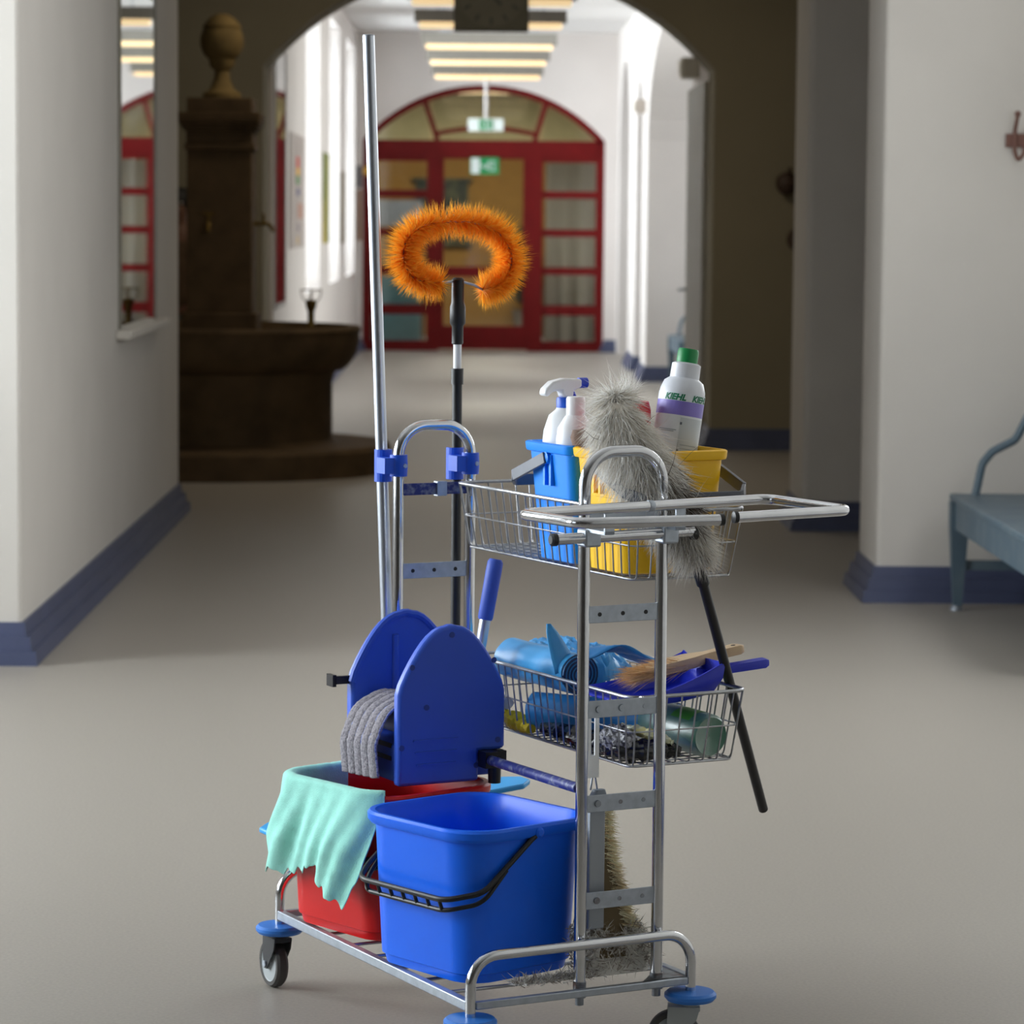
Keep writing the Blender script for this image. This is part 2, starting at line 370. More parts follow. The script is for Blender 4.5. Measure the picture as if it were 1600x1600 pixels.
st = thing('display_shelf', 'low shelf with pale blue fronts behind the left panes of the red door', 'shelf', (-.95, 38.95, 0))
part('carcass', MB().box(-1.3, -.66, 38.8, 39.15, 0, .06).box(-1.3, -.66, 38.8, 39.15, .44, .5).box(-1.3, -.66, 38.8, 39.15, .92, .98).box(-1.3, -1.27, 38.8, 39.15, .06, .92).box(-.69, -.66, 38.8, 39.15, .06, .92), pm('shelf_wood', (90, 70, 60), .6), st)
for z in (.08, .52): part('front_panel', B_(-1.26, -.70, 38.78, 38.80, z, z+.34), pm('shelf_cyan', (120, 178, 186), .6), st)
solo('white_notice', 'white paper sheet taped inside the upper left pane of the red door', 'paper', (-.95, 38.2, 1.45), 'W', B_(-1.2, -.68, 38.17, 38.175, 1.47, 1.78), pm('paper_white', (206, 206, 206), .8))
solo('warning_sticker', 'small yellow sticker on the red door frame', 'sticker', (-1.33, 38.05, 2.07), 'W', MB().lathe([(0, 0), (.055, 0), (.055, .004), (0, .004)], (-1.33, 38.058, 2.12), 20, (1, 0, 0), (0, 0, 1), (0, -1, 0)), pm('sticker_yellow', (226, 168, 20), .5))

# exit signs: white running figure, arrow and door on green
GREEN = pm('sign_green', (20, 132, 74), .5, emit=(20, 140, 80), estr=.12); SIGNW = pm('sign_white', (214, 224, 222), .5, emit=(214, 226, 224), estr=.12)
def pict(c, s, par):
    y = c[1]; m = MB(); b = lambda x0, x1, z0, z1: m.box(c[0]+x0*s, c[0]+x1*s, y-.004, y, c[2]+z0*s, c[2]+z1*s)
    b(.14, .40, -.30, -.24); b(.14, .40, .24, .30); b(.34, .40, -.24, .24)               # doorway
    def ln(x0, z0, x1, z1, t): 
        d = V3((x1-x0, 0, z1-z0))*s; n = V3((d.z, 0, -d.x)).normalized()*t*s/2
        m.obox((c[0]+(x0+x1)/2*s, y-.002, c[2]+(z0+z1)/2*s), d/2, n, (0, -.002, 0))
    m.lathe([(.055*s, 0), (.055*s, .004), (0, .004)], (c[0]+.06*s, y, c[2]+.22*s), 12, (1, 0, 0), (0, 0, 1), (0, -1, 0))
    ln(.05, .16, -.03, -.04, .09); ln(-.03, -.04, .08, -.12, .06); ln(.08, -.12, .05, -.28, .05); ln(-.03, -.04, -.12, -.16, .06); ln(-.12, -.16, -.22, -.14, .05)
    ln(.04, .12, .16, .04, .04); ln(.02, .14, -.10, .08, .04)
    ln(-.44, 0, -.24, 0, .07); ln(-.44, 0, -.34, .1, .06); ln(-.44, 0, -.34, -.1, .06)
    part('pictogram', m, SIGNW, par, smooth=False)
t = thing('exit_sign', 'white exit lamp with green running figure hanging from a rod before the fanlight', 'sign', (.07, 36.9, 2.60))
part('housing', MB().box(-.13, .27, 36.87, 36.93, 2.57, 2.71), SIGNW, t, bevel=.006)
part('face', B_(-.01, .15, 36.864, 36.87, 2.585, 2.695), GREEN, t); pict((.07, 36.864, 2.64), .14, t)
part('rod', MB().tube([(.07, 36.9, 2.71), (.07, 36.9, 3.75)], .022, 10), pm('rod_white', (206, 202, 200), .5), t)
t = thing('exit_sign', 'green exit sign plate with running figure on the glass of the red door', 'sign', (.06, 38.03, 2.1))
part('plate', B_(-.11, .23, 38.035, 38.05, 2.09, 2.29), GREEN, t); part('white_field', B_(-.10, .0, 38.030, 38.035, 2.10, 2.28), SIGNW, t); pict((.10, 38.030, 2.19), .19, t)

# suspended lamps along the far corridor
LAMPH = pm('lamp_grey', (150, 146, 138), .5); LAMPE = pm('lamp_diffuser', (255, 226, 176), .5, emit=(255, 222, 170), estr=.7)
order = ['farthest', 'second from the red door', 'middle', 'fourth from the red door', 'nearest, just beyond the arch']
for i, y in enumerate((35.9, 32.6, 29.6, 26.3, 23.5)):
    t = thing('pendant_lamp', 'grey strip lamp hung across the far corridor, ' + order[i], 'lamp', (.08, y, 3.12), group='strip lamps of the far corridor')
    part('housing', MB().box(-.54, .70, y-.09, y+.09, 3.16, 3.26), LAMPH, t)
    part('diffuser', MB().box(-.50, .66, y-.08, y+.08, 3.115, 3.16), LAMPE, t, bevel=.012)
    for x in (-.35, .51): part('rod', MB().tube([(x, y, 3.26), (x, y, 3.75)], .006, 8), STEEL, t)
t = thing('pendant_lamp', 'warm strip lamp in the lobby seen through the fanlight of the red door', 'lamp', (.05, 40.6, 3.13))
part('housing', MB().box(-.36, .46, 40.5, 40.7, 3.18, 3.26), LAMPH, t); part('diffuser', MB().box(-.33, .43, 40.51, 40.69, 3.13, 3.18), LAMPE, t, bevel=.01)
for x in (-.25, .35): part('rod', MB().tube([(x, 40.6, 3.26), (x, 40.6, 3.75)], .006, 8), STEEL, t)
# clock
t = thing('clock', 'square clock hanging before the top of the arch, its backlit shade painted dark', 'clock', (.07, 21.6, 2.87))
CLK = pm('clock_case', (74, 72, 60), .6); CLM = pm('clock_mark', (26, 26, 24), .5)  # dark case and face colours stand in for the backlighting
part('case', B_(-.18, .32, 21.55, 21.68, 2.82, 3.32), CLK, t, bevel=.008)
for s_, yy in ((1, 21.55), (-1, 21.68)):
    part('face', MB().lathe([(0, 0), (.225, 0), (.225, .003), (0, .003)], (.07, yy, 3.07), 40, (1, 0, 0), (0, 0, 1), (0, -s_, 0)), pm('clock_face', (84, 82, 70), .6), t)
    for h in range(12):
        a = pi/6*h; d = V3((sin(a), 0, cos(a))); n = V3((cos(a), 0, -sin(a)))
        part('hour_mark', MB().obox(V3((.07, yy-.005*s_, 3.07))+d*.185, d*.024, n*.009, (0, .002, 0)), CLM, t)
    for a, l, wd in ((RAD(140), .10, .011), (RAD(35), .16, .008)):
        d = V3((sin(a), 0, cos(a))); n = V3((cos(a), 0, -sin(a)))
        part('hand', MB().obox(V3((.07, yy-.008*s_, 3.07))+d*l*.45, d*l*.55, n*wd, (0, .002, 0)), CLM, t)
part('hanger', MB().tube([(.07, 21.615, 3.32), (.07, 21.615, 3.9)], .015, 10), CLM, t)

# mirrors on the left walls
t = thing('wall_mirror', 'tall mirror with a white ledge on the near pier beside the fountain', 'mirror', (-1.6, 15.03, 1.05))
part('mirror_glass', B_(-1.598, -1.592, 14.28, 15.79, 1.07, 2.85), MIRROR, t)
fm = MB().box(-1.6, -1.586, 14.25, 14.28, 1.07, 2.88).box(-1.6, -1.586, 15.79, 15.82, 1.07, 2.88).box(-1.6, -1.586, 14.28, 15.79, 2.85, 2.88)
part('frame', fm, pm('mirror_frame', (128, 124, 112), .5), t)
part('ledge', MB().box(-1.6, -1.53, 14.15, 16.0, 1.03, 1.07), pm('ledge_white', (206, 200, 190), .5), t, bevel=.006)
t = thing('wall_mirror', 'narrow mirror on the corridor wall just beyond the arch', 'mirror', (-1.45, 23.3, 1.0))
part('mirror_glass', B_(-1.448, -1.442, 22.75, 23.9, .95, 2.75), MIRROR, t)
part('frame', MB().box(-1.45, -1.437, 22.72, 22.75, .92, 2.78).box(-1.45, -1.437, 23.9, 23.93, .92, 2.78).box(-1.45, -1.437, 22.75, 23.9, .92, .95), pm('mirror_frame_b', (150, 146, 140), .5), t)
# posters and children's drawings on the corridor wall
def poster(label, y0, y1, z0, z1, c, c2, sc=4, inner=None):
    t = thing('wall_poster', label, 'poster', (-1.45, (y0+y1)/2, z0)); part('sheet', B_(-1.449, -1.44, y0, y1, z0, z1), pm('poster_print', c, .7, c2=c2, scale=sc), t)
    for a, b, e, f, col in inner or (): part('printed_patch', B_(-1.44, -1.438, a, b, e, f), pm('print_ink', col, .7, var=.2, scale=9), t)
poster('grey paper with small colourful drawings beyond the corridor mirror', 24.5, 26.5, 1.33, 2.22, (176, 164, 158), (188, 178, 172), 2,
       [(25.3, 25.7, 1.96, 2.05, (206, 70, 40)), (25.3, 25.75, 1.9, 1.96, (222, 170, 40)), (25.3, 25.7, 1.83, 1.9, (70, 130, 60)), (25.4, 25.75, 1.74, 1.8, (90, 90, 130)), (25.5, 26.2, 1.56, 1.68, (186, 140, 120)), (25.5, 25.7, 1.46, 1.52, (120, 100, 120)), (25.4, 25.6, 1.36, 1.42, (196, 160, 70))])
poster('tall olive and yellow banner between the first two corridor windows', 29.75, 30.9, 1.33, 2.17, (108, 122, 54), (196, 172, 74), 1.2)
poster('narrow brown picture between the second and third corridor windows', 33.6, 34.5, 1.3, 2.05, (150, 138, 110), (120, 110, 96), 3)
t = thing('wall_poster', 'small brown picture on the end wall beside the red door', 'poster', (-1.415, 37.98, 1.3)); part('sheet', MB().box(-1.445, -1.39, 37.985, 37.995, 1.3, 1.9), pm('poster_brown', (150, 112, 88), .7, var=.2), t); part('dark_field', MB().box(-1.445, -1.39, 37.98, 37.985, 1.92, 2.18), pm('poster_dark', (84, 84, 92), .7), t)

# open grey door leaf folded against the arcade, box lamp above it
lf = struct('door_2', B_(1.575, 1.615, 22.66, 24.45, .01, 2.55), pm('leaf_grey', (150, 147, 138), .5), label='dark grey open door leaf')
struct('door_handle', MB().tube([(1.575, 24.35, 1.05), (1.52, 24.35, 1.05), (1.52, 24.22, 1.05)], .011), STEEL, lf)
t = thing('emergency_lamp', 'small grey box lamp at the top of the open grey door leaf', 'lamp', (1.58, 24.1, 2.63)); part('housing', B_(1.50, 1.63, 23.95, 24.25, 2.63, 2.78), pm('box_grey', (226, 222, 208), .6), t, bevel=.008); part('lens', B_(1.485, 1.50, 23.98, 24.22, 2.65, 2.76), pm('box_lens', (232, 228, 218), .3), t)
t = thing('emergency_lamp', 'little pale box lamp high on the farther corridor pier', 'lamp', (1.6, 31.8, 2.62)); part('housing', B_(1.53, 1.63, 31.65, 31.95, 2.62, 2.75), pm('box_pale', (196, 186, 176), .6), t, bevel=.006); part('lens', B_(1.515, 1.53, 31.68, 31.92, 2.64, 2.73), pm('box_lens2', (206, 200, 190), .3), t)

# ------------------------------------------------------------------ fountain in the dark bay
FX, FY = -1.6, 20.0
t = thing('stone_fountain', 'brown stone wall fountain with round basin, square pillar and urn', 'fountain', (FX, FY, 0))
part('plinth', MB().lathe([(1.06, 0), (1.06, .15), (1.04, .175), (0, .175)], (FX, FY, 0), 64), STONE, t)
part('pedestal', MB().lathe([(.72, .175), (.69, .2), (.69, .56), (.71, .62)], (FX, FY, 0), 64), STONE, t)
bp = [(.60, .60), (.71, .62)] + [(.71+.15*sin(a), .62+.24*(1-cos(a))) for a in np.linspace(.3, pi/2, 8)] + [(.87, .88), (.86, .90), (.79, .90), (.76, .84), (.6, .76), (0, .74)]
part('basin', MB().lathe(bp, (FX, FY, 0), 64), STONE, t)
pl = MB(); q = lambda h, z0, z1: pl.box(FX-h, FX+h, FY-h, FY+h, z0, z1)
q(.23, .74, .98); q(.20, .98, 1.98); q(.215, 1.98, 2.02); q(.205, 2.02, 2.08)
for i in range(5): q(.205+.045*sin(i/4*pi/2), 2.08+.02*i, 2.10+.02*i)
q(.25, 2.18, 2.21); q(.20, 2.21, 2.30); pillar = part('pillar', pl, STONE, t, bevel=.006)
up_ = [(.12, 2.30), (.12, 2.33), (.075, 2.36), (.05, 2.42), (.045, 2.47), (.075, 2.50)] + [(.135*sin(a)**.75, 2.62-.125*cos(a)+.03) for a in np.linspace(.55, 2.2, 12)] + [(.118, 2.745), (.095, 2.775), (.07, 2.80), (.03, 2.82), (0, 2.822)]
part('urn', MB().lathe(up_, (FX, FY, 0), 32), pm('sandstone_urn', (118, 98, 60), .8, var=.2, scale=9, bump=.3, bscale=40, spec=.2), t)
def tap(p, d):
    d = V3(d); p = V3(p); m = MB().tube(fil([p, p+d*.10, p+d*.12+V3((0, 0, -.05))], .03), .013, 10)
    m.tube([p+d*.06, p+d*.06+V3((0, 0, .06))], .01, 8); sd = d.cross(V3((0, 0, 1)))
    m.tube([p+d*.06+sd*.04+V3((0, 0, .06)), p+d*.06-sd*.04+V3((0, 0, .06))], .008, 8)
    part('tap', m, BRASS, t)
tap((FX-.06, FY-.2, 1.53), (0, -1, 0)); tap((FX+.2, FY, 1.53), (1, 0, 0))
def bubbler(x, y):
    m = MB().lathe([(.028, .9), (.02, .94), (.022, 1.0), (.034, 1.03), (.036, 1.06), (.02, 1.07), (0, 1.07)], (x, y, 0), 16)
    b = part('drinking_spout', m, BRASS, t); r = MB(); 
    r.tube([(x+.065*cos(a), y+.065*sin(a), 1.13) for a in np.linspace(0, 2*pi, 20)[:-1]], .004, 6, True)
    for a in (0, pi/2, pi, 1.5*pi): r.tube([(x+.025*cos(a), y+.025*sin(a), 1.05), (x+.055*cos(a), y+.055*sin(a), 1.08), (x+.065*cos(a), y+.065*sin(a), 1.13)], .004, 6)
    part('guard_ring', r, BRASS, b)
bubbler(FX+.57, FY-.57+.3); bubbler(FX-.3, FY-.76)

# person half hidden between the pier and the pillar
PX, PY = -1.99, 21.25
def skin(name, pts, edges, rad, mat, parent, sub=2):
    me = bpy.data.meshes.new(name); b = INFO[parent.name if not parent.parent else parent.parent.name]
    me.from_pydata([tuple(V3(p)-V3(b)) for p in pts], edges, []); me.update(); o = bpy.data.objects.new(name, me); COL.objects.link(o); o.parent = parent
    me.materials.append(mat); sk = o.modifiers.new('k', 'SKIN'); sk.use_smooth_shade = True
    for v, r in zip(me.skin_vertices[0].data, rad): v.radius = r if hasattr(r, '__len__') else (r, r)
    me.skin_vertices[0].data[0].use_root = True
    q = o.modifiers.new('u', 'SUBSURF'); q.levels = q.render_levels = sub; return o
per = thing('person', 'person in a brown jacket standing half hidden beside the fountain pillar', 'person', (PX, PY, 0))
SKINM = pm('skin', (120, 84, 66), .6); HAIR = pm('hair_dark', (20, 17, 16), .6, var=.3, scale=60); JACK = pm('jacket_brown', (96, 74, 54), .85, var=.15, scale=15); TROU = pm('trousers_dark', (58, 56, 48), .85); SHOE = pm('shoe_dark', (30, 28, 26), .5)
J = lambda x, y, z: (PX+x, PY+y, z)
bp_ = [J(0,0,.92), J(0,0,1.12), J(0,0,1.30), J(0,.005,1.43), J(0,0,1.52), J(0,-.01,1.60), J(0,-.012,1.68),
       J(-.09,0,.86), J(-.10,-.01,.48), J(-.105,.02,.10), J(-.11,-.10,.05), J(.09,0,.86), J(.10,-.01,.48), J(.105,.02,.10), J(.11,-.10,.05),
       J(-.17,0,1.41), J(-.235,.0,1.13), J(-.21,-.10,.90), J(.17,0,1.41), J(.235,0,1.13), J(.21,-.10,.90)]
be = [(0,1),(1,2),(2,3),(3,4),(4,5),(5,6),(0,7),(7,8),(8,9),(9,10),(0,11),(11,12),(12,13),(13,14),(3,15),(15,16),(16,17),(3,18),(18,19),(19,20)]
br = [(.14,.1),(.13,.095),(.15,.105),(.11,.08),.055,(.07,.085),(.065,.08),.085,.06,.042,.03,.085,.06,.042,.03,.055,.042,.032,.055,.042,.032]
skin('body', bp_, be, br, SKINM, per)
ji = [0,1,2,3,15,16,17,18,19,20]; mp_ = {v: i for i, v in enumerate(ji)}
jr = {0:(.165,.125),1:(.152,.118),2:(.172,.125),3:(.125,.09),15:.075,16:.06,17:.047,18:.075,19:.06,20:.047}
skin('jacket', [bp_[i] for i in ji], [(mp_[a], mp_[b]) for a, b in be if a in mp_ and b in mp_], [jr[i] for i in ji], JACK, per)
ti = [0,7,8,9,11,12,13]; mp_ = {v: i for i, v in enumerate(ti)}
skin('trousers', [bp_[i] for i in ti], [(mp_[a], mp_[b]) for a, b in be if a in mp_ and b in mp_], [(.155,.118),.10,.078,.07,.10,.078,.07], TROU, per)
for s_ in (-1, 1):
    part('shoe', MB().loft([rr(PX+s_*.108-.045*k, PX+s_*.108+.045*k, PY-.17*k-.02, PY+.07*k, .04*k, z) for k, z in ((1, 0), (1, .03), (.9, .06), (.6, .095))]), SHOE, per)
    hd = V3(J(s_*.205, -.12, .84)); hm = MB().lathe([(0, -.05), (.03, -.04), (.036, 0), (.03, .05), (.022, .07)], hd, 12, (.6, 0, 0), (0, 1, 0))
    for k, (dy, l) in enumerate(((-.03, .065), (-.012, .078), (.008, .074), (.026, .058))): hm.tube([hd+V3((0, dy, -.03)), hd+V3((-s_*.006, dy, -.03-l*.6)), hd+V3((-s_*.016, dy-.004, -.03-l)) ], [.009, .0085, .006], 8)
    hm.tube([hd+V3((0, -.03, .02)), hd+V3((0, -.055, -.01)), hd+V3((0, -.062, -.04))], [.011, .01, .007], 8); part('hand', hm, SKINM, per)
hm = MB()
for k in range(1): hm.lathe([(.001, 1.765), (.05, 1.76), (.082, 1.73), (.093, 1.68), (.09, 1.63), (.075, 1.59), (.06, 1.57)], J(0, .022, 0), 24)
part('hair', hm, HAIR, per)
fm = MB().lathe([(0, -.016), (.014, -.01), (.017, 0), (.009, .03), (0, .034)], J(0, -.098, 1.635), 10); part('nose', fm, SKINM, per)
for s_ in (-1, 1):
    part('eye', MB().lathe([(0, -.011), (.010, -.005), (.012, 0), (.010, .005), (0, .011)], J(s_*.03, -.082, 1.66), 12), pm('eye_white', (180, 176, 170), .3), per)
    part('ear', MB().lathe([(0, -.03), (.012, -.015), (.015, .01), (0, .03)], J(s_*.083, .005, 1.645), 10), SKINM, per)
part('mouth', MB().tube([J(-.024, -.086, 1.592), J(0, -.094, 1.594), J(.024, -.086, 1.592)], [.003, .006, .003], 8), pm('lips', (110, 66, 58), .5), per)

# ------------------------------------------------------------------ benches, coat hooks
def bench(label, x0, y0, y1, group=None):            # x0 = front edge, y0..y1 length, back to the wall at x0+.55
    t = thing('bench', label, 'bench', (x0+.25, (y0+y1)/2, 0)); x1 = x0+.5
    part('seat', MB().box(x0, x1, y0, y1, .445, .475), BENCH, t, bevel=.008)
    part('apron', MB().box(x0+.012, x0+.035, y0+.06, y1-.06, .335, .445).box(x0+.035, x1-.03, y1-.09, y1-.065, .36, .445).box(x0+.035, x1-.03, y0+.065, y0+.09, .36, .445), BENCH, t)
    for y in (y1-.05, y0+.05):
        for x in (x0+.035, x1-.05):
            lg = part('leg', MB().loft([[(x-h, y-h, z), (x+h, y-h, z), (x+h, y+h, z), (x-h, y+h, z)] for h, z in ((.018, .02), (.036, .335), (.038, .445))]), BENCH, t, smooth=False)
            part('foot_cap', MB().lathe([(.026, 0), (.026, .012), (.016, .025), (0, .025)], (x-.004, y, 0), 12), STEEL, lg)
        part('stretcher', MB().box(x0+.05, x1-.06, y-.012, y+.012, .165, .205), BENCH, t)
        pr = fil([(x0+.10, y, .47), (x0+.125, y, .60), (x0+.165, y, .65), (x0+.26, y, .70), (x0+.33, y, .84), (x0+.45, y, .92)], .06)
        part('armrest', MB().tube(pr, .017, 12), BENCH, t)
    for k in range(3): part('back_slat', MB().box(x1-.055, x1-.03, y0+.05, y1-.05, .60+.13*k, .69+.13*k), BENCH, t, bevel=.005)
    for y in (y0+.1, y1-.1): part('back_post', MB().box(x1-.03, x1-.005, y-.03, y+.03, .475, .98), BENCH, t)
bench('blue grey painted bench with curved armrest standing before the white hook rail pier', 1.93, 11.0, 13.02)
bench('small blue bench beside the white corridor pier beyond the arch', 1.83, 29.2, 30.9)
def hook_rail(label, x0, x1, yw, z, mat, n, d=1.0):
    t = thing('coat_rack', label, 'coat rack', ((x0+x1)/2, yw, z-.05)); part('rail', B_(x0, x1, yw-.022, yw, z-.028, z+.028), mat, t, bevel=.004)
    for k in range(n):
        x = x0 + .035 + (x1-x0-.07)*k/max(1, n-1)
        part('hook', MB().tube(fil([(x, yw-.085*d, z+.10), (x, yw-.06, z+.075), (x, yw-.028, z+.04), (x, yw-.028, z-.04), (x+.01, yw-.045, z-.085), (x+.025, yw-.09*d, z-.06), (x+.03, yw-.095*d, z-.03)], .02), .0085, 10), mat, t)
        part('knob', MB().lathe([(0, -.014), (.012, -.007), (.014, .004), (.008, .013), (0, .015)], (x, yw-.085*d, z+.105), 10), mat, t)
hook_rail('reddish brown coat hook rail on the white pier above the bench', 2.165, 3.2, 13.25, 1.915, BROWN, 6)
for i, (z, x) in enumerate(((1.83, 2.04), (1.45, 2.12))):
    t = thing('coat_rack', ('upper', 'lower')[i] + ' dark coat rack in the shaded bay behind the second pier', 'coat rack', (3.0, 22, z-.1))
    part('board', B_(x+.03, 3.9, 21.97, 22.0, z-.06, z+.06), DARKBR, t)
    for k in range(8):
        xx = x+.07+.24*k
        for dz in (-.05, .05): part('hook', MB().tube(fil([(xx, 21.97, z+dz), (xx, 21.90, z+dz), (xx, 21.86, z+dz+.05)], .02), .014, 8), DARKBR, t)
        part('knob', MB().lathe([(0, -.05), (.06, -.03), (.08, 0), (.06, .03), (0, .05)], (xx-.01, 21.93, z), 14, (1, 0, 0), (0, 0, 1), (0, 1, 0)), DARKBR, t)

# ================================================================== THE CLEANING TROLLEY (frame T: u across, w along, z up)
W, Lg = .465, .855
tr = thing('cleaning_trolley', 'chromed steel cleaning trolley with two ladders, wire baskets and blue bumper castors', 'trolley', (W/2, Lg/2, 0), 'T')
R1 = .010
for w0, nm in ((0, 'end_guard'), (Lg, 'end_guard')):
    part(nm, MB().tube(fil([(0, w0, .135), (0, w0, .247), (W, w0, .247), (W, w0, .135)], .055, 8), R1, 16), CHROME, tr)
for u in (0, W): part('side_bar', MB().box(u-.008, u+.008, .0, Lg, .147, .166), STEEL, tr, bevel=.002)
for w0 in (0.0, Lg): part('end_bar', MB().box(.009, W-.009, w0-.007, w0+.007, .150, .164), STEEL, tr, bevel=.002)
fw_ = MB()
for k in range(1, 8): fw_.tube([(0.0, Lg*k/8, .158), (W, Lg*k/8, .158)], .0035, 8)
part('floor_wires', fw_, WIRE, tr, stuff=True)
for i in range(2): part('corner_plate', MB().prism([(.36, 0), (W, 0), (W, .11)] if i == 0 else [(.36, Lg), (W, Lg), (W, Lg-.11)], lambda p: (*p, .160), lambda p: (*p, .164)), RUSTY, tr, smooth=False)
def caster(u, w, ang, fc=(46, 47, 50)):
    a = part('bumper', MB().lathe([(.012, .117), (.044, .119), (.049, .125), (.049, .131), (.044, .136), (.012, .138)], (u, w, 0), 36), BUMP, tr, label='round blue bumper disc')
    X = V3((cos(ang), sin(ang), 0)); Y = V3((-X.y, X.x, 0)); c = V3((u, w, .05)) + X*.030; Z = V3((0, 0, 1))
    fk = MB().lathe([(.0, .1), (.018, .1), (.018, .118), (0, .118)], (u, w, 0), 20)
    fk.obox(V3((u, w, .105))+X*.012, X*.03, Y*.019, Z*.004)
    for s in (-1, 1):
        poly = [(-.018, .108), (.042, .108), (.044, .075), (.036, .040), (.024, .040), (-.012, .085)]
        fk.prism(poly, lambda p: V3((u, w, p[1])) + X*p[0] + Y*(s*.0165), lambda p: V3((u, w, p[1])) + X*p[0] + Y*(s*.0195))
    f = part('fork', fk, pm('fork_paint', fc, .45, .2), a)
    part('tyre', MB().lathe([(.038, -.0125), (.046, -.0125), (.05, -.007), (.05, .007), (.046, .0125), (.038, .0125)], c, 40, X, Z, Y, True), pm('tyre_grey', (72, 70, 68), .7, var=.15), a)
    part('wheel_hub', MB().lathe([(0, -.0135), (.012, -.0135), (.013, -.011), (.036, -.010), (.039, -.0125), (.039, .0125), (.036, .010), (.013, .011), (.012, .0135), (0, .0135)], c, 32, X, Z, Y), pm('hub_grey', (172, 178, 180), .5), a)
    part('axle_bolt', MB().lathe([(0, -.023), (.007, -.023), (.007, .023), (0, .023)], c, 8, X, Z, Y), STEEL, a)
caster(0, Lg, RAD(90)); caster(0, 0, RAD(200)); caster(W, 0, RAD(150), (176, 182, 182)); caster(W, Lg, RAD(150))
# ladders
for w0, u0, u1 in ((.025, .240, .405), (.815, .245, .410)):
    hp = fil([(u0, w0, .150), (u0, w0, 1.155), (u1, w0, 1.155), (u1, w0, .150)], .062, 9)
    lad = part('ladder_hoop', MB().tube(hp, .0113, 16), CHROME, tr)
    sg = 1 if w0 < .4 else -1
    for i, z in enumerate((.322, .504, .680, .856, 1.028)):
        if w0 > .4 and i == 4: continue
        rg = part('rung', MB().box(u0+.008, u1-.008, w0-.004, w0-.001, z-.016, z+.016), STEEL, lad, bevel=.001)
        holes = MB(); n = 0
        for k in range(3):
            u = u0 + .032 + .049*k; big = (z in (.680,) and k < 2) or (z < .6 and k == 0)
            holes.lathe([(0, .0), (.0068 if big else .0042, 0), (.0062 if big else .004, .003 if big else .0008), (0, .003 if big else .0008)], (u, w0-.004, z), 12, (1, 0, 0), (0, 0, 1), (0, -1, 0))
        part('bolt_head', holes, RUSTY if z < .6 else BLACKP if z > .8 else STEEL, lad, stuff=True)
    for u in (u0, u1): part('foot_bolt', MB().lathe([(0, .128), (.008, .128), (.008, .142), (.012, .142), (.0125, .172), (.0105, .174), (0, .174)], (u, w0, 0), 12), RUSTY, lad)
# blue cross strap with clamp on the far ladder
sp = part('strap', MB().box(.252, .405, .811, .819, 1.012, 1.036), PAINTB, tr, label='worn blue strap across the far ladder'); part('clamp', MB().box(.330, .352, .806, .823, 1.009, 1.039), STEEL, sp)
# blue support bar with black holder, which carries the press
part('support_bar', MB().tube([(.238, .034, .533), (.287, .500, .513)], .010, 14), PAINTB, tr, label='worn dark blue painted bar')
# pole clips at the far hoop
for u in (.245, .410):
    cp = MB().lathe([(.0098, -.022), (.018, -.022), (.019, 0), (.018, .022), (.0098, .022)], (u, .815, 1.074), 20)
    cp.box(u-.036, u-.014, .805, .845, 1.058, 1.090)
    s_ = -.012
    for a0 in range(40, 330, 18):
        a, b = RAD(a0+90), RAD(a0+108); cx, cy = u+s_, .862
        cp.prism([(.0125, a), (.0185, a), (.0185, b), (.0125, b)], lambda p: (cx+p[0]*cos(p[1]), cy+p[0]*sin(p[1]), 1.038), lambda p: (cx+p[0]*cos(p[1]), cy+p[0]*sin(p[1]), 1.104))
    c = part('pole_clip', cp, CLIPB, tr, label='blue plastic pole clip'); part('screw', MB().lathe([(0, 0), (.005, 0), (.004, .003), (0, .003)], (u+.006, .797, 1.074), 10, (1, 0, 0), (0, 0, 1), (0, -1, 0)), STEEL, c)
# baskets
def basket(u0, u1, w0, w1, zt, zb, du, dw, lab):
    rim = fil([(u0, w0, zt), (u1, w0, zt), (u1, w1, zt), (u0, w1, zt)], .03, 5, True)
    rm = part('basket_rim', MB().tube(rim, .0038, 10, True), WIRE, tr, label=lab)
    b0, b1, c0, c1 = u0+du, u1-du, w0+dw, w1-dw; wm = MB(); r = .0017
    def ring(t, rad):
        wm.tube(fil([(u0+(b0-u0)*t, w0+(c0-w0)*t, zt+(zb-zt)*t), (u1+(b1-u1)*t, w0+(c0-w0)*t, zt+(zb-zt)*t), (u1+(b1-u1)*t, w1+(c1-w1)*t, zt+(zb-zt)*t), (u0+(b0-u0)*t, w1+(c1-w1)*t, zt+(zb-zt)*t)], .028*(1-.3*t), 4, True), rad, 6, True)
    ring(.5, .0017); ring(1, .0022)
    n = 22
    for k in range(n+1):
        t = k/n; wt = w0+.02+(w1-w0-.04)*t; wb = c0+.012+(c1-c0-.024)*t
        wm.tube(fil([(u0, wt, zt), (b0, wb, zb), (b1, wb, zb), (u1, wt, zt)], .012, 3), r, 6)
    n = 7
    for k in range(n+1):
        t = k/n; ut = u0+.012+(u1-u0-.024)*t; ub = b0+.008+(b1-b0-.016)*t
        wm.tube(fil([(ut, w0, zt), (ub, c0, zb), (ub, c1, zb), (ut, w1, zt)], .012, 3), r, 6)
    part('basket_wires', wm, WIRE, rm, stuff=True)
    for ww, s in ((w0, -1), (w1, 1)): hk = MB().tube(fil([(.405, ww, zt), (.405, ww+s*.012, zt+.004), (.405, ww+s*.012, zt-.03)], .004), .003, 8); part('basket_hook', hk, WIRE, rm)
basket(.362, .612, .058, .790, 1.037, .908, .016, .026, 'rim of the upper wire basket')
basket(.386, .646, .100, .775, .682, .546, .014, .026, 'rim of the lower wire basket')
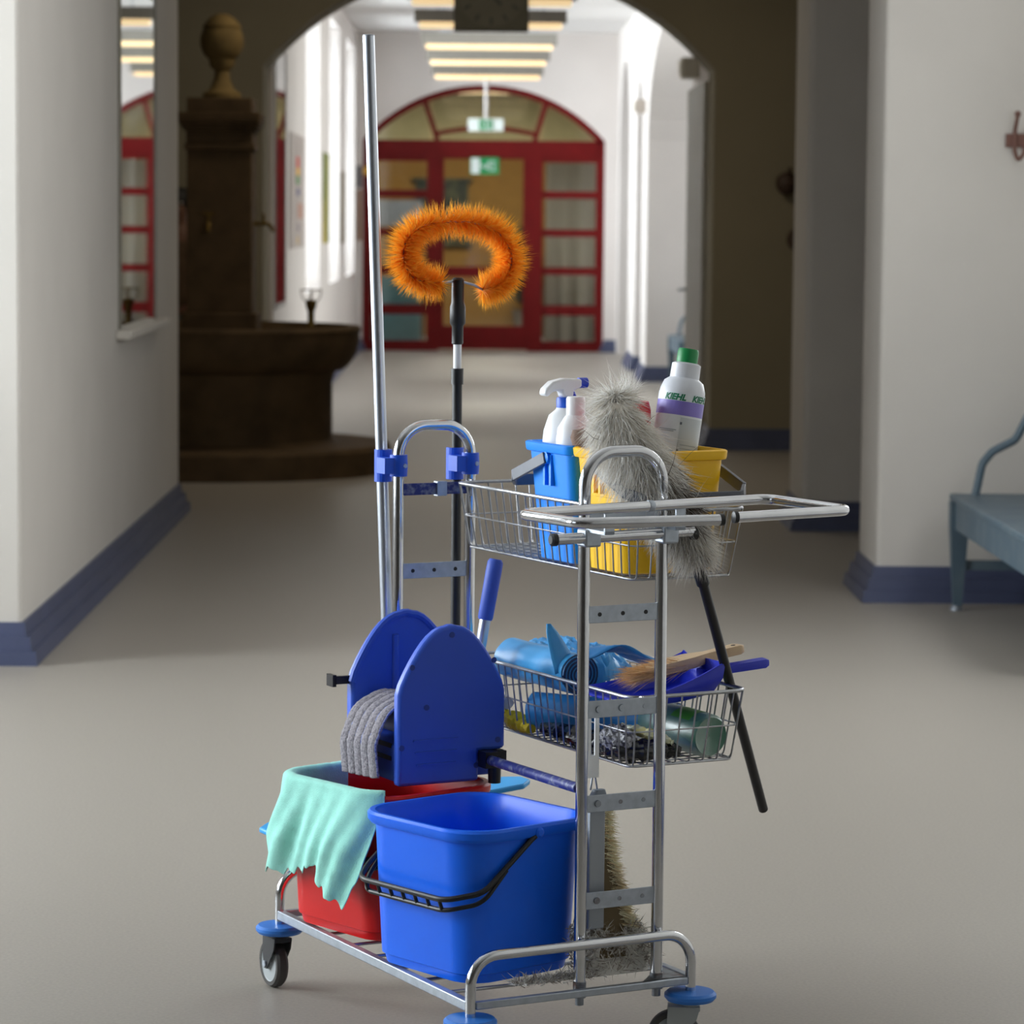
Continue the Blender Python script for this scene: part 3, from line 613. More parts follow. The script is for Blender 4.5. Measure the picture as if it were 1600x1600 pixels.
# crossbar with clamps, and the two-piece bag ring on it
cb = part('crossbar', MB().tube([(.166, .002, 1.0), (.458, .002, 1.004)], .0105, 14), CHROME, tr)
for u in (.1655, .458): part('end_cap', MB().lathe([(.0105, -.004), (.012, -.003), (.012, .006), (.008, .009), (0, .009)], (u, .002, 1.0), 14, (0, 1, 0), (0, 0, 1), (-1 if u < .3 else 1, 0, 0)), BLACKP, cb)
for u in (.240, .405): part('clamp', MB().box(u-.017, u+.017, -.010, .024, .984, 1.017), STEEL, cb, bevel=.004)
zr = 1.060
rgA = fil([(.335, -.049, zr), (.040, -.098, zr), (.050, -.295, zr), (.314, -.330, zr)], .03, 7)
rgB = fil([(.335, -.049, zr), (.619, -.003, zr), (.628, -.262, zr), (.362, -.300, zr)], .03, 7)
rA = part('bag_ring', MB().tube(rgA, .0098, 16), CHROME, tr); rB = part('bag_ring', MB().tube(rgB, .0098, 16), CHROME, tr)
for p, d, q in (((.314, -.330, zr), (1, -.13, 0), rA), ((.362, -.300, zr), (-1, .14, 0), rB)):
    d = V3(d).normalized(); part('end_plug', MB().lathe([(.0098, -.004), (.0108, -.003), (.0108, .004), (.006, .006), (0, .006)], p, 14, (0, 0, 1), d.cross(V3((0, 0, 1))), d), BLACKP, q)
part('ring_joint', MB().lathe([(.0103, -.006), (.0108, -.005), (.0108, .005), (.0103, .006)], (.335, -.049, zr), 16, (0, 0, 1), (.16, -.99, 0), (.99, .16, 0)), STEEL, rA)
for u in (.24, .405): part('ring_bracket', MB().box(u-.010, u+.010, -.075+.16*(u-.2), .004, 1.012, 1.018).box(u-.010, u+.010, -.075+.16*(u-.2), -.071+.16*(u-.2), 1.012, 1.056), STEEL, tr)

# ------------------------------------------------------------------ buckets on the base
BA = RAD(12.5)
def brot(a, b, z, dw): return V3((.141 + a*cos(BA) - b*sin(BA), .255 + dw + a*sin(BA) + b*cos(BA), z))
def bring(z, e=0., n=8):                 # bucket outline round its own centre, foot to rim
    k = (z-.166)/.294; hu, hw = .134+.018*k+e, .146+.019*k+e
    return rr(-hu, hu, -hw, hw, .055+.025*k, z, n)
def bucket(label, dw, mat, swing, name='mop_bucket'):
    b = (.141, .255+dw, .166); t = thing(name, label, 'bucket', b, 'T'); w = lambda a: a+dw
    ring = lambda z, e=0.: [brot(*p, dw) for p in bring(z, e)]
    rings = [ring(.167, -.012), ring(.170, -.004), ring(.186, -.002), ring(.188, .002), ring(.25, .002), ring(.32, .002), ring(.40, .002), ring(.437, .002), ring(.438, .009), ring(.444, .0125), ring(.456, .0125), ring(.461, .009), ring(.461, .002), ring(.455, -.001), ring(.40, -.002), ring(.30, -.002), ring(.20, -.004), ring(.178, -.015)]
    bd = part('bucket_body', MB().loft(rings), mat, t)
    hd = MB(); zc = .340; uL = -swing; n0 = .172; Q = lambda *pts: [brot(*p, dw) for p in pts]
    hp = fil(Q((.006, -n0, .444), (-.01, -n0, .434), (-.125, -n0, zc+.008), (uL, -n0+.045, zc-.006), (uL, n0-.045, zc-.006), (-.125, n0, zc+.008), (-.01, n0, .434), (.006, n0, .444)), .05, 7)
    hd.tube(hp, .0055, 10)
    hp2 = fil(Q((-.07, -n0, .384), (-.125, -n0+.002, zc-.012), (uL+.008, -n0+.055, zc-.028), (uL+.008, n0-.055, zc-.028), (-.125, n0-.002, zc-.012), (-.07, n0, .384)), .05, 7)
    hd.tube(hp2, .0045, 10)
    for k in range(7):
        ww = -.11+.22*k/6; hd.tube(Q((uL, ww, zc-.006), (uL+.008, ww, zc-.028)), .0035, 6)
    part('bail_handle', hd, BLACKP, t)
    for s in (-1, 1): part('bail_pivot', MB().lathe([(.010, -.005), (.010, .006), (.006, .009), (0, .009)], brot(.006, s*n0, .446, dw), 14, (cos(BA), sin(BA), 0), (0, 0, 1), (-s*sin(BA), s*cos(BA), 0)), mat, t)
    return t
bucket('large blue mop bucket at the front of the trolley base', 0., BUCKB, .180)
bucket('large red mop bucket beneath the blue press, half covered by a mint cloth', .388, BUCKR, .164)

# ------------------------------------------------------------------ mop press on the red bucket
pr = thing('mop_press', 'blue plastic mop press with two pointed side plates on the red bucket', 'mop press', (.217, .62, .463), 'T')
def plate_poly(h=.118, zb=.468, notch=True, s=1.0):
    P = [(-h, zb), (-h, .648), (-h+.006, .668)]
    for k in range(1, 9):
        a = k/8; P.append((-h+.006+(h-.018)*a, .668+.112*sin(a*pi/2)**.92))
    P += [(-.005, .7825), (.005, .7825)]
    Q = [(-x, z) for x, z in P[2:-2]][::-1]
    P += Q + [(h, .648)]
    P += [(h, .535), (h-.004, .528), (.060, .528), (.060, zb)] if notch else [(h, zb)]
    return [(x*s+.217, z) for x, z in P]
for wa, wb, nm in ((.508, .534, 'near'), (.722, .752, 'far')):
    sp = part('side_plate', MB().prism(plate_poly(), lambda p: (p[0], wa, p[1]), lambda p: (p[0], wb, p[1])), PRESS, pr, bevel=.007, ang=40)
    if nm == 'near':
        for u, z in ((.215, .763), (.128, .703), (.308, .708), (.160, .622), (.106, .545), (.318, .548), (.270, .500)):
            part('screw', MB().lathe([(.0035, 0), (.0058, 0), (.0058, .0012), (.0035, .0012)], (u, wa, z), 14, (1, 0, 0), (0, 0, 1), (0, -1, 0)), pm('screw_dull', (52, 74, 150), .5, .3), sp)
        for i, z in enumerate((.556, .532, .508)): part('moulded_line', MB().box(.131+.004*i, .229-.002*i, wa-.003, wa+.001, z, z+.003), PRESS, sp)
    else:
        part('plate_ridge', MB().tube([(.195, wa, .49), (.195, wa, .74)], .007, 10), PRESS, sp)
        pts = [(x, wa+.001, z) for x, z in plate_poly(notch=False, s=1.0) if z > .5]
        part('plate_rim', MB().tube(pts, .008, 8), PRESS, sp)
bd = part('press_body', MB().prism([(.102, .474), (.330, .474), (.330, .58), (.30, .60), (.112, .55), (.102, .548)], lambda p: (p[0], .534, p[1]), lambda p: (p[0], .722, p[1])), PRESS, pr, bevel=.004)
for z in (.515, .540): part('slot', MB().box(.1005, .104, .545, .62, z, z+.009), BLACKP, bd)
part('roller', MB().tube([(.135, .536, .585), (.135, .72, .585)], .022, 18), WHITEP, pr)
part('roller', MB().tube([(.215, .536, .595), (.215, .72, .595)], .022, 18), WHITEP, pr)
lv = part('lever', MB().tube([(.318, .63, .60), (.352, .63, .775)], .0115, 14).tube([(.352, .63, .775), (.3525, .63, .779)], [.0115, .0115], 14), ALU, pr, label='aluminium press lever')
part('grip', MB().lathe([(.0135, 0), (.0155, .004), (.0165, .10), (.016, .118), (.012, .124), (0, .124)], (.351, .63, .772), 20, (.983, 0, -.19), (0, 1, 0), (.19, 0, .983)), pm('grip_blue', (66, 96, 196), .5), lv)
part('lever_hub', MB().tube([(.318, .600, .60), (.318, .660, .60)], .02, 16), BLACKP, pr)
part('hook_arm', MB().box(.066, .102, .735, .745, .643, .659).box(.062, .070, .735, .765, .638, .662), pm('hook_dark', (38, 36, 38), .4, .4), pr)
hb = MB().box(.279, .334, .500, .545, .507, .526).box(.272, .300, .470, .503, .498, .530).lathe([(.0, 0), (.0125, 0), (.0135, .05), (0, .05)], (.303, .492, .465), 16)
part('bar_holder', hb, BLACKP, pr, label='black holder hooked over the support bar')

# striped grey mop pad over the press roller
path = fil([(.235, 0, .580), (.205, 0, .612), (.150, 0, .622), (.098, 0, .598), (.074, 0, .54), (.080, 0, .474)], .05, 8)
cum = [0]
for a, b in zip(path, path[1:]): cum.append(cum[-1]+(b-a).length)
NS, NW = 90, 70
G = []; 
def samp(s):
    for i in range(len(path)-1):
        if cum[i+1] >= s or i == len(path)-2:
            q = (s-cum[i])/max(1e-6, cum[i+1]-cum[i]); return path[i].lerp(path[i+1], min(q, 1))
for i in range(NS+1):
    s = cum[-1]*i/NS; p = samp(s); p2 = samp(min(s+.004, cum[-1])); p1 = samp(max(s-.004, 0)); tn = (p2-p1).normalized(); nn = V3((-tn.z, 0, tn.x)); nn = -nn if nn.z < 0 and nn.x > 0 else nn
    if nn.dot(V3((-.6, 0, .8))) < 0: nn = -nn
    row = []
    for j in range(NW+1):
        x = j/NW; wv = .545 + .150*x + .012*(i/NS)*(x-.3)
        h = .006 + .008*abs(sin(5*pi*x))**.5 + rng.uniform(-.0012, .0012)
        q = p + nn*h; row.append((q.x, wv, q.z + .01*(1-x)*(i/NS)))
    G.append(row)
mm = pm('mop_grey', (164, 160, 166), .95, var=.1, scale=260, bump=.6, bscale=500, spec=.1, c2=(128, 124, 132), lo=.4, hi=.65)
mp = thing('mop_pad', 'grey striped mop pad hanging out of the blue press', 'mop', (.08, .62, .48), 'T')
part('pad', MB().grid(G), mm, mp, solid=.004, ang=80)
sm = MB()
for k in range(6):
    j = int(round(NW*k/5)); sm.tube([V3(G[i][j]) + V3((-.0028, 0, .0028)) for i in range(0, NS+1, 3)], .0021, 6)
part('seam', sm, pm('seam_blue', (150, 160, 206), .9, c2=(70, 84, 160), scale=250), mp, stuff=True)

# mint cloth over the red bucket rim
rimp = []
k_ = 1.0
full = bring(.461, .0125, 12)                               # order: near right, far right, far left, near left
seq = [brot(.02, .1775, .461, .388)] + [brot(*p, .388) for p in full if p[0] < (-.02 if p[1] > 0 else -.132)]
seq2 = [seq[0]]
for p in seq[1:]:
    if (p-seq2[-1]).length > 1e-4: seq2.append(p)
cu = [0]
for a, b in zip(seq2, seq2[1:]): cu.append(cu[-1]+(b-a).length)
def rp(s):
    s = max(0, min(cu[-1], s))
    for i in range(len(seq2)-1):
        if cu[i+1] >= s: return seq2[i].lerp(seq2[i+1], (s-cu[i])/max(1e-6, cu[i+1]-cu[i]))
    return seq2[-1]
NS, NT = 110, 60; G = []; SL = cu[-1]
for i in range(NS+1):
    x = i/NS; s = SL*x; p = rp(s); tg = (rp(s+.01)-rp(s-.01)).normalized(); nv = V3((tg.y, -tg.x, 0))
    if nv.dot(p-V3((.141, .643, .461))) < 0: nv = -nv
    prof = np.interp(x, [0, .18, .24, .45, .60, .66, .72, .80, .86, .90, .94, .97, 1.0], [.05, .16, .205, .20, .185, .165, .20, .225, .238, .20, .135, .085, .02])
    prof += .006*sin(x*90)+.004*sin(x*173)
    inn = np.interp(x, [0, .25, .5, .8, 1], [.10, .085, .07, .05, .02])
    row = []
    for j in range(NT+1):
        t = -inn + (prof+inn)*j/NT
        if t < -.012: off, z = -.022, .466+t+.012
        elif t < .012: a = (t+.012)/.024*pi; off, z = -.0105-.0115*cos(a)+.0, .466+.006*sin(a)
        else:
            d = t-.012
            off = .002 + (.020 + .004*sin(x*31+d*14) + .010*sin(x*17+1.1+d*5))*min(1, d/.12)**1.2 + .016*max(0, min(1, (x-.7)/.15))*min(1, d/.1); z = .466-d
            off = max(off, .0015-.10*d*.0)
            off += .0045*sin(x*60+d*50)*min(1, d/.1)
        q = p + nv*off; row.append((q.x, q.y, z))
    G.append(row)
solo('cleaning_cloth', 'mint green cloth draped over the rim of the red bucket', 'cloth', (0, .66, .461), 'T', MB().grid(G), MINT, solid=.0025, ang=80, sub=1)

# ------------------------------------------------------------------ long poles in the clips
def lerp3(a, b, t): return V3(a).lerp(V3(b), t)
fm_ = thing('flat_mop', 'tall aluminium pole clipped to the trolley with a light blue mop plate', 'mop', (.28, .875, .355), 'T')
PT, PB = (.195, .862, 1.945), (.262, .872, .385)
part('pole', MB().tube([PT, lerp3(PT, PB, .5), PB], .0122, 18), ALU, fm_); part('pole_cap', MB().lathe([(.0115, -.002), (.0118, .002), (.006, .003), (0, .003)], PT, 16), pm('cap_grey', (170, 176, 186), .4), fm_)
def sheet(x): return .355 + .03*(x-.28)/.3
pl = [( .28+.305*sx*k, .885+.05*sy) for sx, sy, k in ((-1, -.4, 1), (-.9, -1, 1), (.9, -1, 1), (1, -.4, 1), (1, .4, 1), (.9, 1, 1), (-.9, 1, 1), (-1, .4, 1))]
mpl = part('mop_plate', MB().prism(pl, lambda p: (p[0], p[1], sheet(p[0])-.006), lambda p: (p[0], p[1], sheet(p[0])+.006)), pm('mop_plate_blue', (44, 158, 226), .45), fm_, bevel=.004, label='light blue mop plate')
part('joint', MB().tube([(.262, .872, .392), (.268, .88, .362)], .017, 14), BLACKP, mpl)

def strands(mb, c, d, l, wd, bend=.25, seg=3):
    c = V3(c); d = V3(d).normalized(); a = V3(rng.normal(size=3).tolist()); sd = d.cross(a).normalized(); g = V3(rng.normal(size=3).tolist()).normalized()*bend
    P = [c + d*l*t + g*l*t*t for t in np.linspace(0, 1, seg)]; n = len(mb.v)
    for i, p in enumerate(P[:-1]):
        w_ = wd*(1-.55*i/(seg-1)); mb.v += [tuple(p-sd*w_), tuple(p+sd*w_)]
    mb.v.append(tuple(P[-1])); m = len(P)-1
    for i in range(m-1): mb.f.append((n+2*i, n+2*i+1, n+2*i+3, n+2*i+2))
    mb.f.append((n+2*m-2, n+2*m-1, n+2*m))
def px2(x, y): return V3((.402+(x-724)*.00150, .862, 1.500+(400-y)*.00132))
br = thing('cobweb_brush', 'orange curved bristle brush on a black telescopic pole', 'brush', (.402, .862, .46), 'T')
part('pole', MB().tube([(.402, .862, .46), (.402, .862, 1.255)], .0105, 16), BLACKP, br, label='black lower tube')
part('pole_collar', MB().tube([(.402, .862, 1.235), (.402, .862, 1.268)], .013, 16), BLACKP, br)
part('inner_tube', MB().tube([(.402, .862, 1.26), (.402, .862, 1.33)], .0085, 16), WHITEP, br, label='white inner tube')
part('socket', MB().lathe([(.0105, 1.318), (.012, 1.32), (.012, 1.355), (.0165, 1.362), (.0165, 1.395), (.0135, 1.405), (.013, 1.452), (.009, 1.456), (0, 1.456)], (.402, .862, 0), 18), BLACKP, br)
cpts = [px2(*p) for p in ((697, 442), (672, 440), (652, 430), (641, 408), (642, 384), (655, 362), (685, 349), (724, 346), (763, 351), (790, 366), (806, 392), (806, 418), (796, 438), (778, 450), (762, 453))]
# smooth curve through the points
def cr(P, k=8):
    o = []
    for i in range(len(P)-1):
        a, b, c, d = P[max(i-1, 0)], P[i], P[i+1], P[min(i+2, len(P)-1)]
        for j in range(k):
            t = j/k; o.append(.5*((2*b)+(c-a)*t+(2*a-5*b+4*c-d)*t*t+(3*b-a-3*c+d)*t**3))
    return o+[P[-1]]
cv = cr(cpts)
part('wire', MB().tube([V3((.402, .862, 1.45)), px2(710, 440), px2(697, 441)] + cv[1:-1] + [px2(750, 445), V3((.402, .862, 1.45))], .0025, 8), STEEL, br)
BM = [pm('bristle_orange', (255, 172, 40), .6, var=.06, scale=60, transl=.6), pm('bristle_amber', (255, 190, 68), .6, var=.06, scale=60, transl=.6), pm('bristle_deep', (255, 158, 34), .6, var=.15, scale=60, transl=.6)]
for ci, cnt in enumerate((3600, 4200, 800)):
    mb = MB()
    for i in range(cnt):
        t = rng.uniform(0, len(cv)-1.001); j = int(t); p = cv[j].lerp(cv[j+1], t-j); tg = (cv[j+1]-cv[j]).normalized()
        a = rng.uniform(0, 2*pi); b1 = V3((0, 1, 0)); b2 = tg.cross(b1).normalized(); d = b1*cos(a)+b2*sin(a)+tg*rng.normal(0, .10)
        l = rng.uniform(.034, .049) if rng.random() > .01 else rng.uniform(.05, .058)
        strands(mb, p, d, l, .0009, .12)
    part('bristles', mb, BM[ci], br, stuff=True, smooth=False)

# ------------------------------------------------------------------ pails in the upper basket
def pail(label, w0, w1, mat, side):
    t = thing('small_pail', label, 'bucket', (.485, (w0+w1)/2, .912), 'T')
    def ring(z, e=0.):
        k = (z-.912)/.232; return rr(.385-.022*k-e, .578+.018*k+e, w0+.018-.012*k-e, w1-.018+.012*k+e, .022, z, 5)
    part('bucket_body', MB().loft([ring(.912, -.006), ring(.915), ring(1.0), ring(1.125), ring(1.127, .006), ring(1.131, .007), ring(1.143, .007), ring(1.145, .004), ring(1.145, -.001), ring(1.138, -.003), ring(1.0, -.003), ring(.918, -.008)]), mat, t)
    wm = (w0+w1)/2; zp = 1.116
    wo = wm + side*.155; zo = zp-.055
    pts = fil([(.356, wm, zp), (.354, wo-side*.03, zo+.012), (.375, wo, zo), (.590, wo, zo), (.614, wo-side*.03, zo+.012), (.612, wm, zp)], .012, 4)
    P = pts; V = []; m = MB()
    for a, b in zip(P, P[1:]):
        d = (b-a)/2; sdv = d.cross(V3((0, 0, 1))).normalized()*.0035; upv = sdv.cross(d).normalized()*.011
        m.obox((a+b)/2, d*1.04, sdv, upv)
    part('bail_handle', m, GREYP, t, bevel=.0015)
    for u in (.363, .603): part('bail_lug', MB().lathe([(.012, -.006), (.012, .006), (0, .008)], (u, wm, zp), 12, (0, 1, 0), (0, 0, 1), (-1 if u < .5 else 1, 0, 0)), mat, t)
    fl = MB()
    for dw in (-.012, .012): fl.box(.362, .372, wm+dw-.0035, wm+dw+.0035, 1.062, 1.122)
    part('moulded_rib', fl, mat, t, stuff=True)
pail('small sky blue pail in the upper wire basket holding two white bottles', .300, .490, PAILB, 1)
pail('small yellow pail in the upper wire basket under the fluffy duster', .104, .296, PAILY, -1)
# bottles
t = thing('spray_bottle', 'white spray bottle with blue collar and blue nozzle in the sky blue pail', 'bottle', (.425, .43, .925), 'T'); c = (.428, .440, 0)
part('bottle_body', MB().lathe([(0, .922), (.034, .922), (.036, .93), (.038, 1.05), (.046, 1.13), (.046, 1.145), (.044, 1.165), (.034, 1.195), (.021, 1.206), (.018, 1.212), (0, 1.212)], c, 32), WHITEP, t)
part('collar', MB().lathe([(.0, 1.208), (.019, 1.208), (.0195, 1.225), (.018, 1.230), (0, 1.23)], c, 24), pm('collar_blue', (36, 92, 214), .4), t)
hd = [(-.058, 1.236), (-.055, 1.248), (-.038, 1.262), (-.010, 1.268), (.030, 1.266), (.030, 1.250), (.012, 1.244), (.010, 1.230), (-.012, 1.230), (-.016, 1.243), (-.036, 1.243), (-.050, 1.232)]
part('spray_head', MB().prism(hd, lambda p: (.428+p[0]*.95, .426, p[1]), lambda p: (.428+p[0]*.95, .454, p[1])), WHITEP, t, bevel=.006)
part('nozzle', MB().tube([(.455, .440, 1.258), (.473, .440, 1.258)], .0105, 14), pm('nozzle_blue', (40, 66, 196), .4), t)
part('trigger', MB().tube(fil([(.438, .44, 1.246), (.446, .44, 1.232), (.440, .44, 1.205)], .01), .005, 10), DKBLUE, t)
t = thing('bottle', 'plain white plastic bottle with ribbed white cap beside the spray bottle', 'bottle', (.402, .345, .925), 'T'); c = (.408, .365, 0)
part('bottle_body', MB().lathe([(0, .922), (.017, .922), (.019, .93), (.024, 1.05), (.038, 1.13), (.038, 1.155), (.0365, 1.162), (.035, 1.175), (.022, 1.196), (.017, 1.202), (0, 1.202)], c, 32), WHITEP, t)
part('cap', MB().lathe([(0, 1.199), (.0185, 1.199), (.0185, 1.232), (.016, 1.236), (0, 1.236)], c, 28), WHITEP, t)
t = thing('bottle', 'red plastic bottle standing in the yellow pail behind the fluffy duster', 'bottle', (.45, .235, .92), 'T')
part('bottle_body', MB().loft([rr(.398-.005*e, .502+.005*e, .222, .276, .02, z, 4) for z, e in ((.92, 0), (1.16, 0), (1.19, 0), (1.215, 0), (1.232, -1))]), pm('bottle_red', (220, 60, 66), .4), t)
part('cap', MB().tube([(.44, .248, 1.231), (.44, .248, 1.243)], .014, 16), pm('cap_red', (226, 70, 74), .4), t)
solo('sponge', 'round brown scrubbing sponge on the rim of the yellow pail', 'sponge', (.372, .262, 1.125), 'T', MB().lathe([(0, -.016), (.02, -.015), (.024, 0), (.02, .014), (0, .017)], (.388, .300, 1.161), 18), pm('sponge_brown', (126, 104, 92), .9, var=.2, scale=80, bump=.6))
# leaning bottle with green cap
t = thing('cleaner_bottle', 'tilted white cleaner bottle with green cap and violet band in the yellow pail', 'bottle', (.55, .23, .93), 'T')
ax = V3((.17, .02, 1)).normalized(); bx = V3((1, 0, 0)); bx = (bx-ax*bx.dot(ax)).normalized(); by = ax.cross(bx); C0 = V3((.515, .222, .945))
LB = [(0, 0), (.04, 0), (.044, .006), (.0445, .300), (.0435, .312), (.038, .328), (.0285, .335), (.028, .362), (.023, .365), (0, .365)]
part('bottle_body', MB().lathe(LB, C0, 40, bx, by, ax), pm('bottle_milky', (222, 226, 234), .35, var=.02), t)
part('cap', MB().lathe([(0, .362), (.0205, .365), (.0205, .387), (.0185, .392), (0, .392)], C0, 28, bx, by, ax), pm('cap_green', (12, 138, 72), .4), t)
def wrap(name, a0, a1, z0, z1, mat, r=.0450, n=24):
    m = MB(); G = [[C0 + bx*r*cos(a)+by*r*sin(a)+ax*z for a in np.linspace(a0, a1, n)] for z in (z0, z1)]
    return part(name, m.grid(G), mat, lb_ if name != 'label' else t)
lb_ = t
FC = RAD(-90-27)+RAD(0)                      # bearing that faces the viewer
lb_ = part('label', MB().grid([[C0+bx*.0448*cos(a)+by*.0448*sin(a)+ax*z for a in np.linspace(FC-1.9, FC+1.9, 40)] for z in (.085, .305)]), pm('label_white', (226, 234, 242), .4, var=.01), t)
wrap('violet_band', FC-1.9, FC+1.9, .262, .289, pm('band_violet', (134, 122, 208), .4), .0450, 40)
wrap('grey_panel', FC+.02, FC+1.9, .09, .258, pm('panel_grey', (196, 206, 214), .4), .0450)
gi = pm('print_grey', (150, 166, 178), .5); gd = pm('print_dark', (96, 104, 116), .5)
for k, (a0, a1, z) in enumerate(((-.95, -.10, .232), (-.8, -.2, .229), (-1.0, -.1, .192), (-.6, .0, .188), (.15, 1.0, .205), (.15, 1.0, .198), (.15, .9, .191), (.15, 1.0, .16), (.15, .95, .153), (.15, 1.0, .146), (.15, .9, .12))):
    wrap('printed_line', FC+a0, FC+a1, z, z+.0016, gi, .0452, 10)
for z in (.244, .192, .128): wrap('printed_mark', FC+.02, FC+.11, z, z+.005, gd, .0452, 4)
wrap('violet_drop', FC-.22, FC-.06, .095, .118, pm('drop_violet', (104, 84, 176), .4), .0452, 6)
wrap('violet_foot', FC-1.1, FC-.3, .112, .118, pm('foot_violet', (176, 170, 214), .4), .0452, 10)
def lettering(txt, size, az, z, mat, r=.0452):
    cu_ = bpy.data.curves.new('lettering', 'FONT'); cu_.body = txt; cu_.size = size; cu_.shear = .25; cu_.offset = size*.045; cu_.align_x = 'CENTER'; cu_.resolution_u = 3
    o = bpy.data.objects.new('lettering', cu_); COL.objects.link(o); dg = bpy.context.evaluated_depsgraph_get(); me = o.evaluated_get(dg).to_mesh()
    m = MB(); m.add([C0 + bx*r*cos(az+v.co.x/r)+by*r*sin(az+v.co.x/r)+ax*(z+v.co.y) for v in me.vertices], [tuple(p.vertices) for p in me.polygons])
    o.to_mesh_clear(); bpy.data.objects.remove(o); return part('lettering', m, mat, lb_, smooth=False)
lg = pm('print_green', (16, 120, 86), .5)
lettering('KIEHL', .0165, FC-.36, .2905, lg); lettering('KIEHL', .0165, FC+.88, .2905, lg)

# ------------------------------------------------------------------ fluffy duster
du = thing('fluffy_duster', 'grey shaggy lambswool duster with black stick slung over the yellow pail', 'duster', (.45, .09, 1.1), 'T')
core = cr([V3(p) for p in ((.372, .150, 1.232), (.376, .130, 1.180), (.405, .095, 1.115), (.443, .066, 1.050), (.478, .048, .985), (.492, .042, .945))], 6)
cr_r = np.interp(np.arange(len(core)), [0, 6, 12, 20, 26, len(core)-1], [.030, .048, .046, .034, .024, .014])
part('wool_core', MB().tube(core, list(cr_r), 14), pm('wool_core', (222, 216, 206), .95, var=.2, scale=30), du, sub=1)
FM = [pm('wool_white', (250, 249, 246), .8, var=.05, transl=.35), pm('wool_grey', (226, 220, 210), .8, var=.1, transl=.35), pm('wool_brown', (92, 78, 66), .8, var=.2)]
mbs = [MB(), MB(), MB()]
for i in range(21000):
    t = rng.beta(1.0, 1.45)*(len(core)-1.001); j = int(t); p = core[j].lerp(core[j+1], t-j); tg = (core[j+1]-core[j]).normalized(); rad = cr_r[j]
    a = rng.uniform(0, 2*pi); b1 = tg.cross(V3((0, 1, 0))).normalized(); b2 = tg.cross(b1); d = b1*cos(a)+b2*sin(a)
    if t < 1.5: d = (d - tg*rng.uniform(.2, 2.6)).normalized()
    q = p + d*rad*rng.uniform(.6, 1.0); dirn = d*.72 + V3((0, 0, -.75)) + tg*.35*(1 if t > 3 else 0) + V3(rng.normal(0, .16, 3).tolist())
    l = np.interp(t, [0, 6, 14, 24, len(core)], [.052, .064, .070, .056, .040])*rng.uniform(.6, 1.1)
    if rng.random() < .003: l *= 1.6; dirn = d + V3((0, 0, .4))
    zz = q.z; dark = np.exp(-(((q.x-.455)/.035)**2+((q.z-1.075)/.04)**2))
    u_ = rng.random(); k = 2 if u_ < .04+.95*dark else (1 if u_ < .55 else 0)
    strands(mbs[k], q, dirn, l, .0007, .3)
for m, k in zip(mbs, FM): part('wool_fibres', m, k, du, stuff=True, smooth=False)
tuft = MB()
for i in range(70):
    p = V3((.40, .15, 1.24)); strands(tuft, p, V3((rng.normal(0.0, .5), rng.normal(0, .3), 1.0)), rng.uniform(.03, .075), .0009, .2)
part('loose_fibres', tuft, FM[0], du, stuff=True, smooth=False)
s0, s1 = V3((.487, .034, .945)), V3((.662, .188, .672)); e1 = s0 + (s1-s0)*2.02
part('stick', MB().tube([s0, s0.lerp(e1, .5), e1], .0098, 16), BLACKP, du, label='black plastic stick'); part('ferrule', MB().tube([s0-(s1-s0)*.06, s0+(s1-s0)*.17], .013, 16), BLACKP, du)

# ------------------------------------------------------------------ things in the lower basket
SKYB = pm('liner_blue', (70, 164, 226), .38, var=.08, scale=12); NAVY = pm('liner_navy', (22, 60, 104), .4, var=.15, scale=30); MIDB = pm('liner_mid', (50, 134, 200), .38, var=.1, scale=14)
def roll(name, label, a, b, r, mat, endmat, sub_r=.012):
    a, b = V3(a), V3(b); d = (b-a).normalized(); L_ = (b-a).length
    X = d.cross(V3((0, 0, 1))).normalized(); Y = X.cross(d)
    t = thing(name, label, 'bag roll', a, 'T'); n = 40; rings = []
    for z in np.linspace(0, L_, 14):
        rings.append([a + d*z + X*cos(q)*r*(1+.03*sin(5*q+z*40)+rng.uniform(-.008, .008)) + Y*sin(q)*r*(1+.02*sin(3*q+z*31)) for q in np.linspace(0, 2*pi, n+1)[:-1]])
    part('roll_body', MB().loft(rings), mat, t, ang=60)
    m = MB(); q = np.linspace(0, 9*pi, 120)
    sp = [a - d*.0032 + X*cos(v)*(.006+(r*.93-.006)*v/(9*pi)) + Y*sin(v)*(.006+(r*.93-.006)*v/(9*pi)) for v in q]
    part('roll_end', MB().lathe([(0, -.0025), (r*.985, -.0025), (r*.99, .004), (0, .004)], a, 40, X, Y, d), endmat, t, label='dark wound end')
    m.tube(sp, .0015, 5); part('wound_edge', m, MIDB, t, stuff=True)
    return t
roll('bag_roll', 'roll of sky blue bin liners with dark wound end, uppermost in the lower basket', (.434, .385, .688), (.446, .690, .682), .0405, SKYB, NAVY)
roll('bag_roll', 'roll of blue bin liners lying crosswise beneath the uppermost roll', (.598, .285, .598), (.428, .560, .592), .037, MIDB, NAVY)
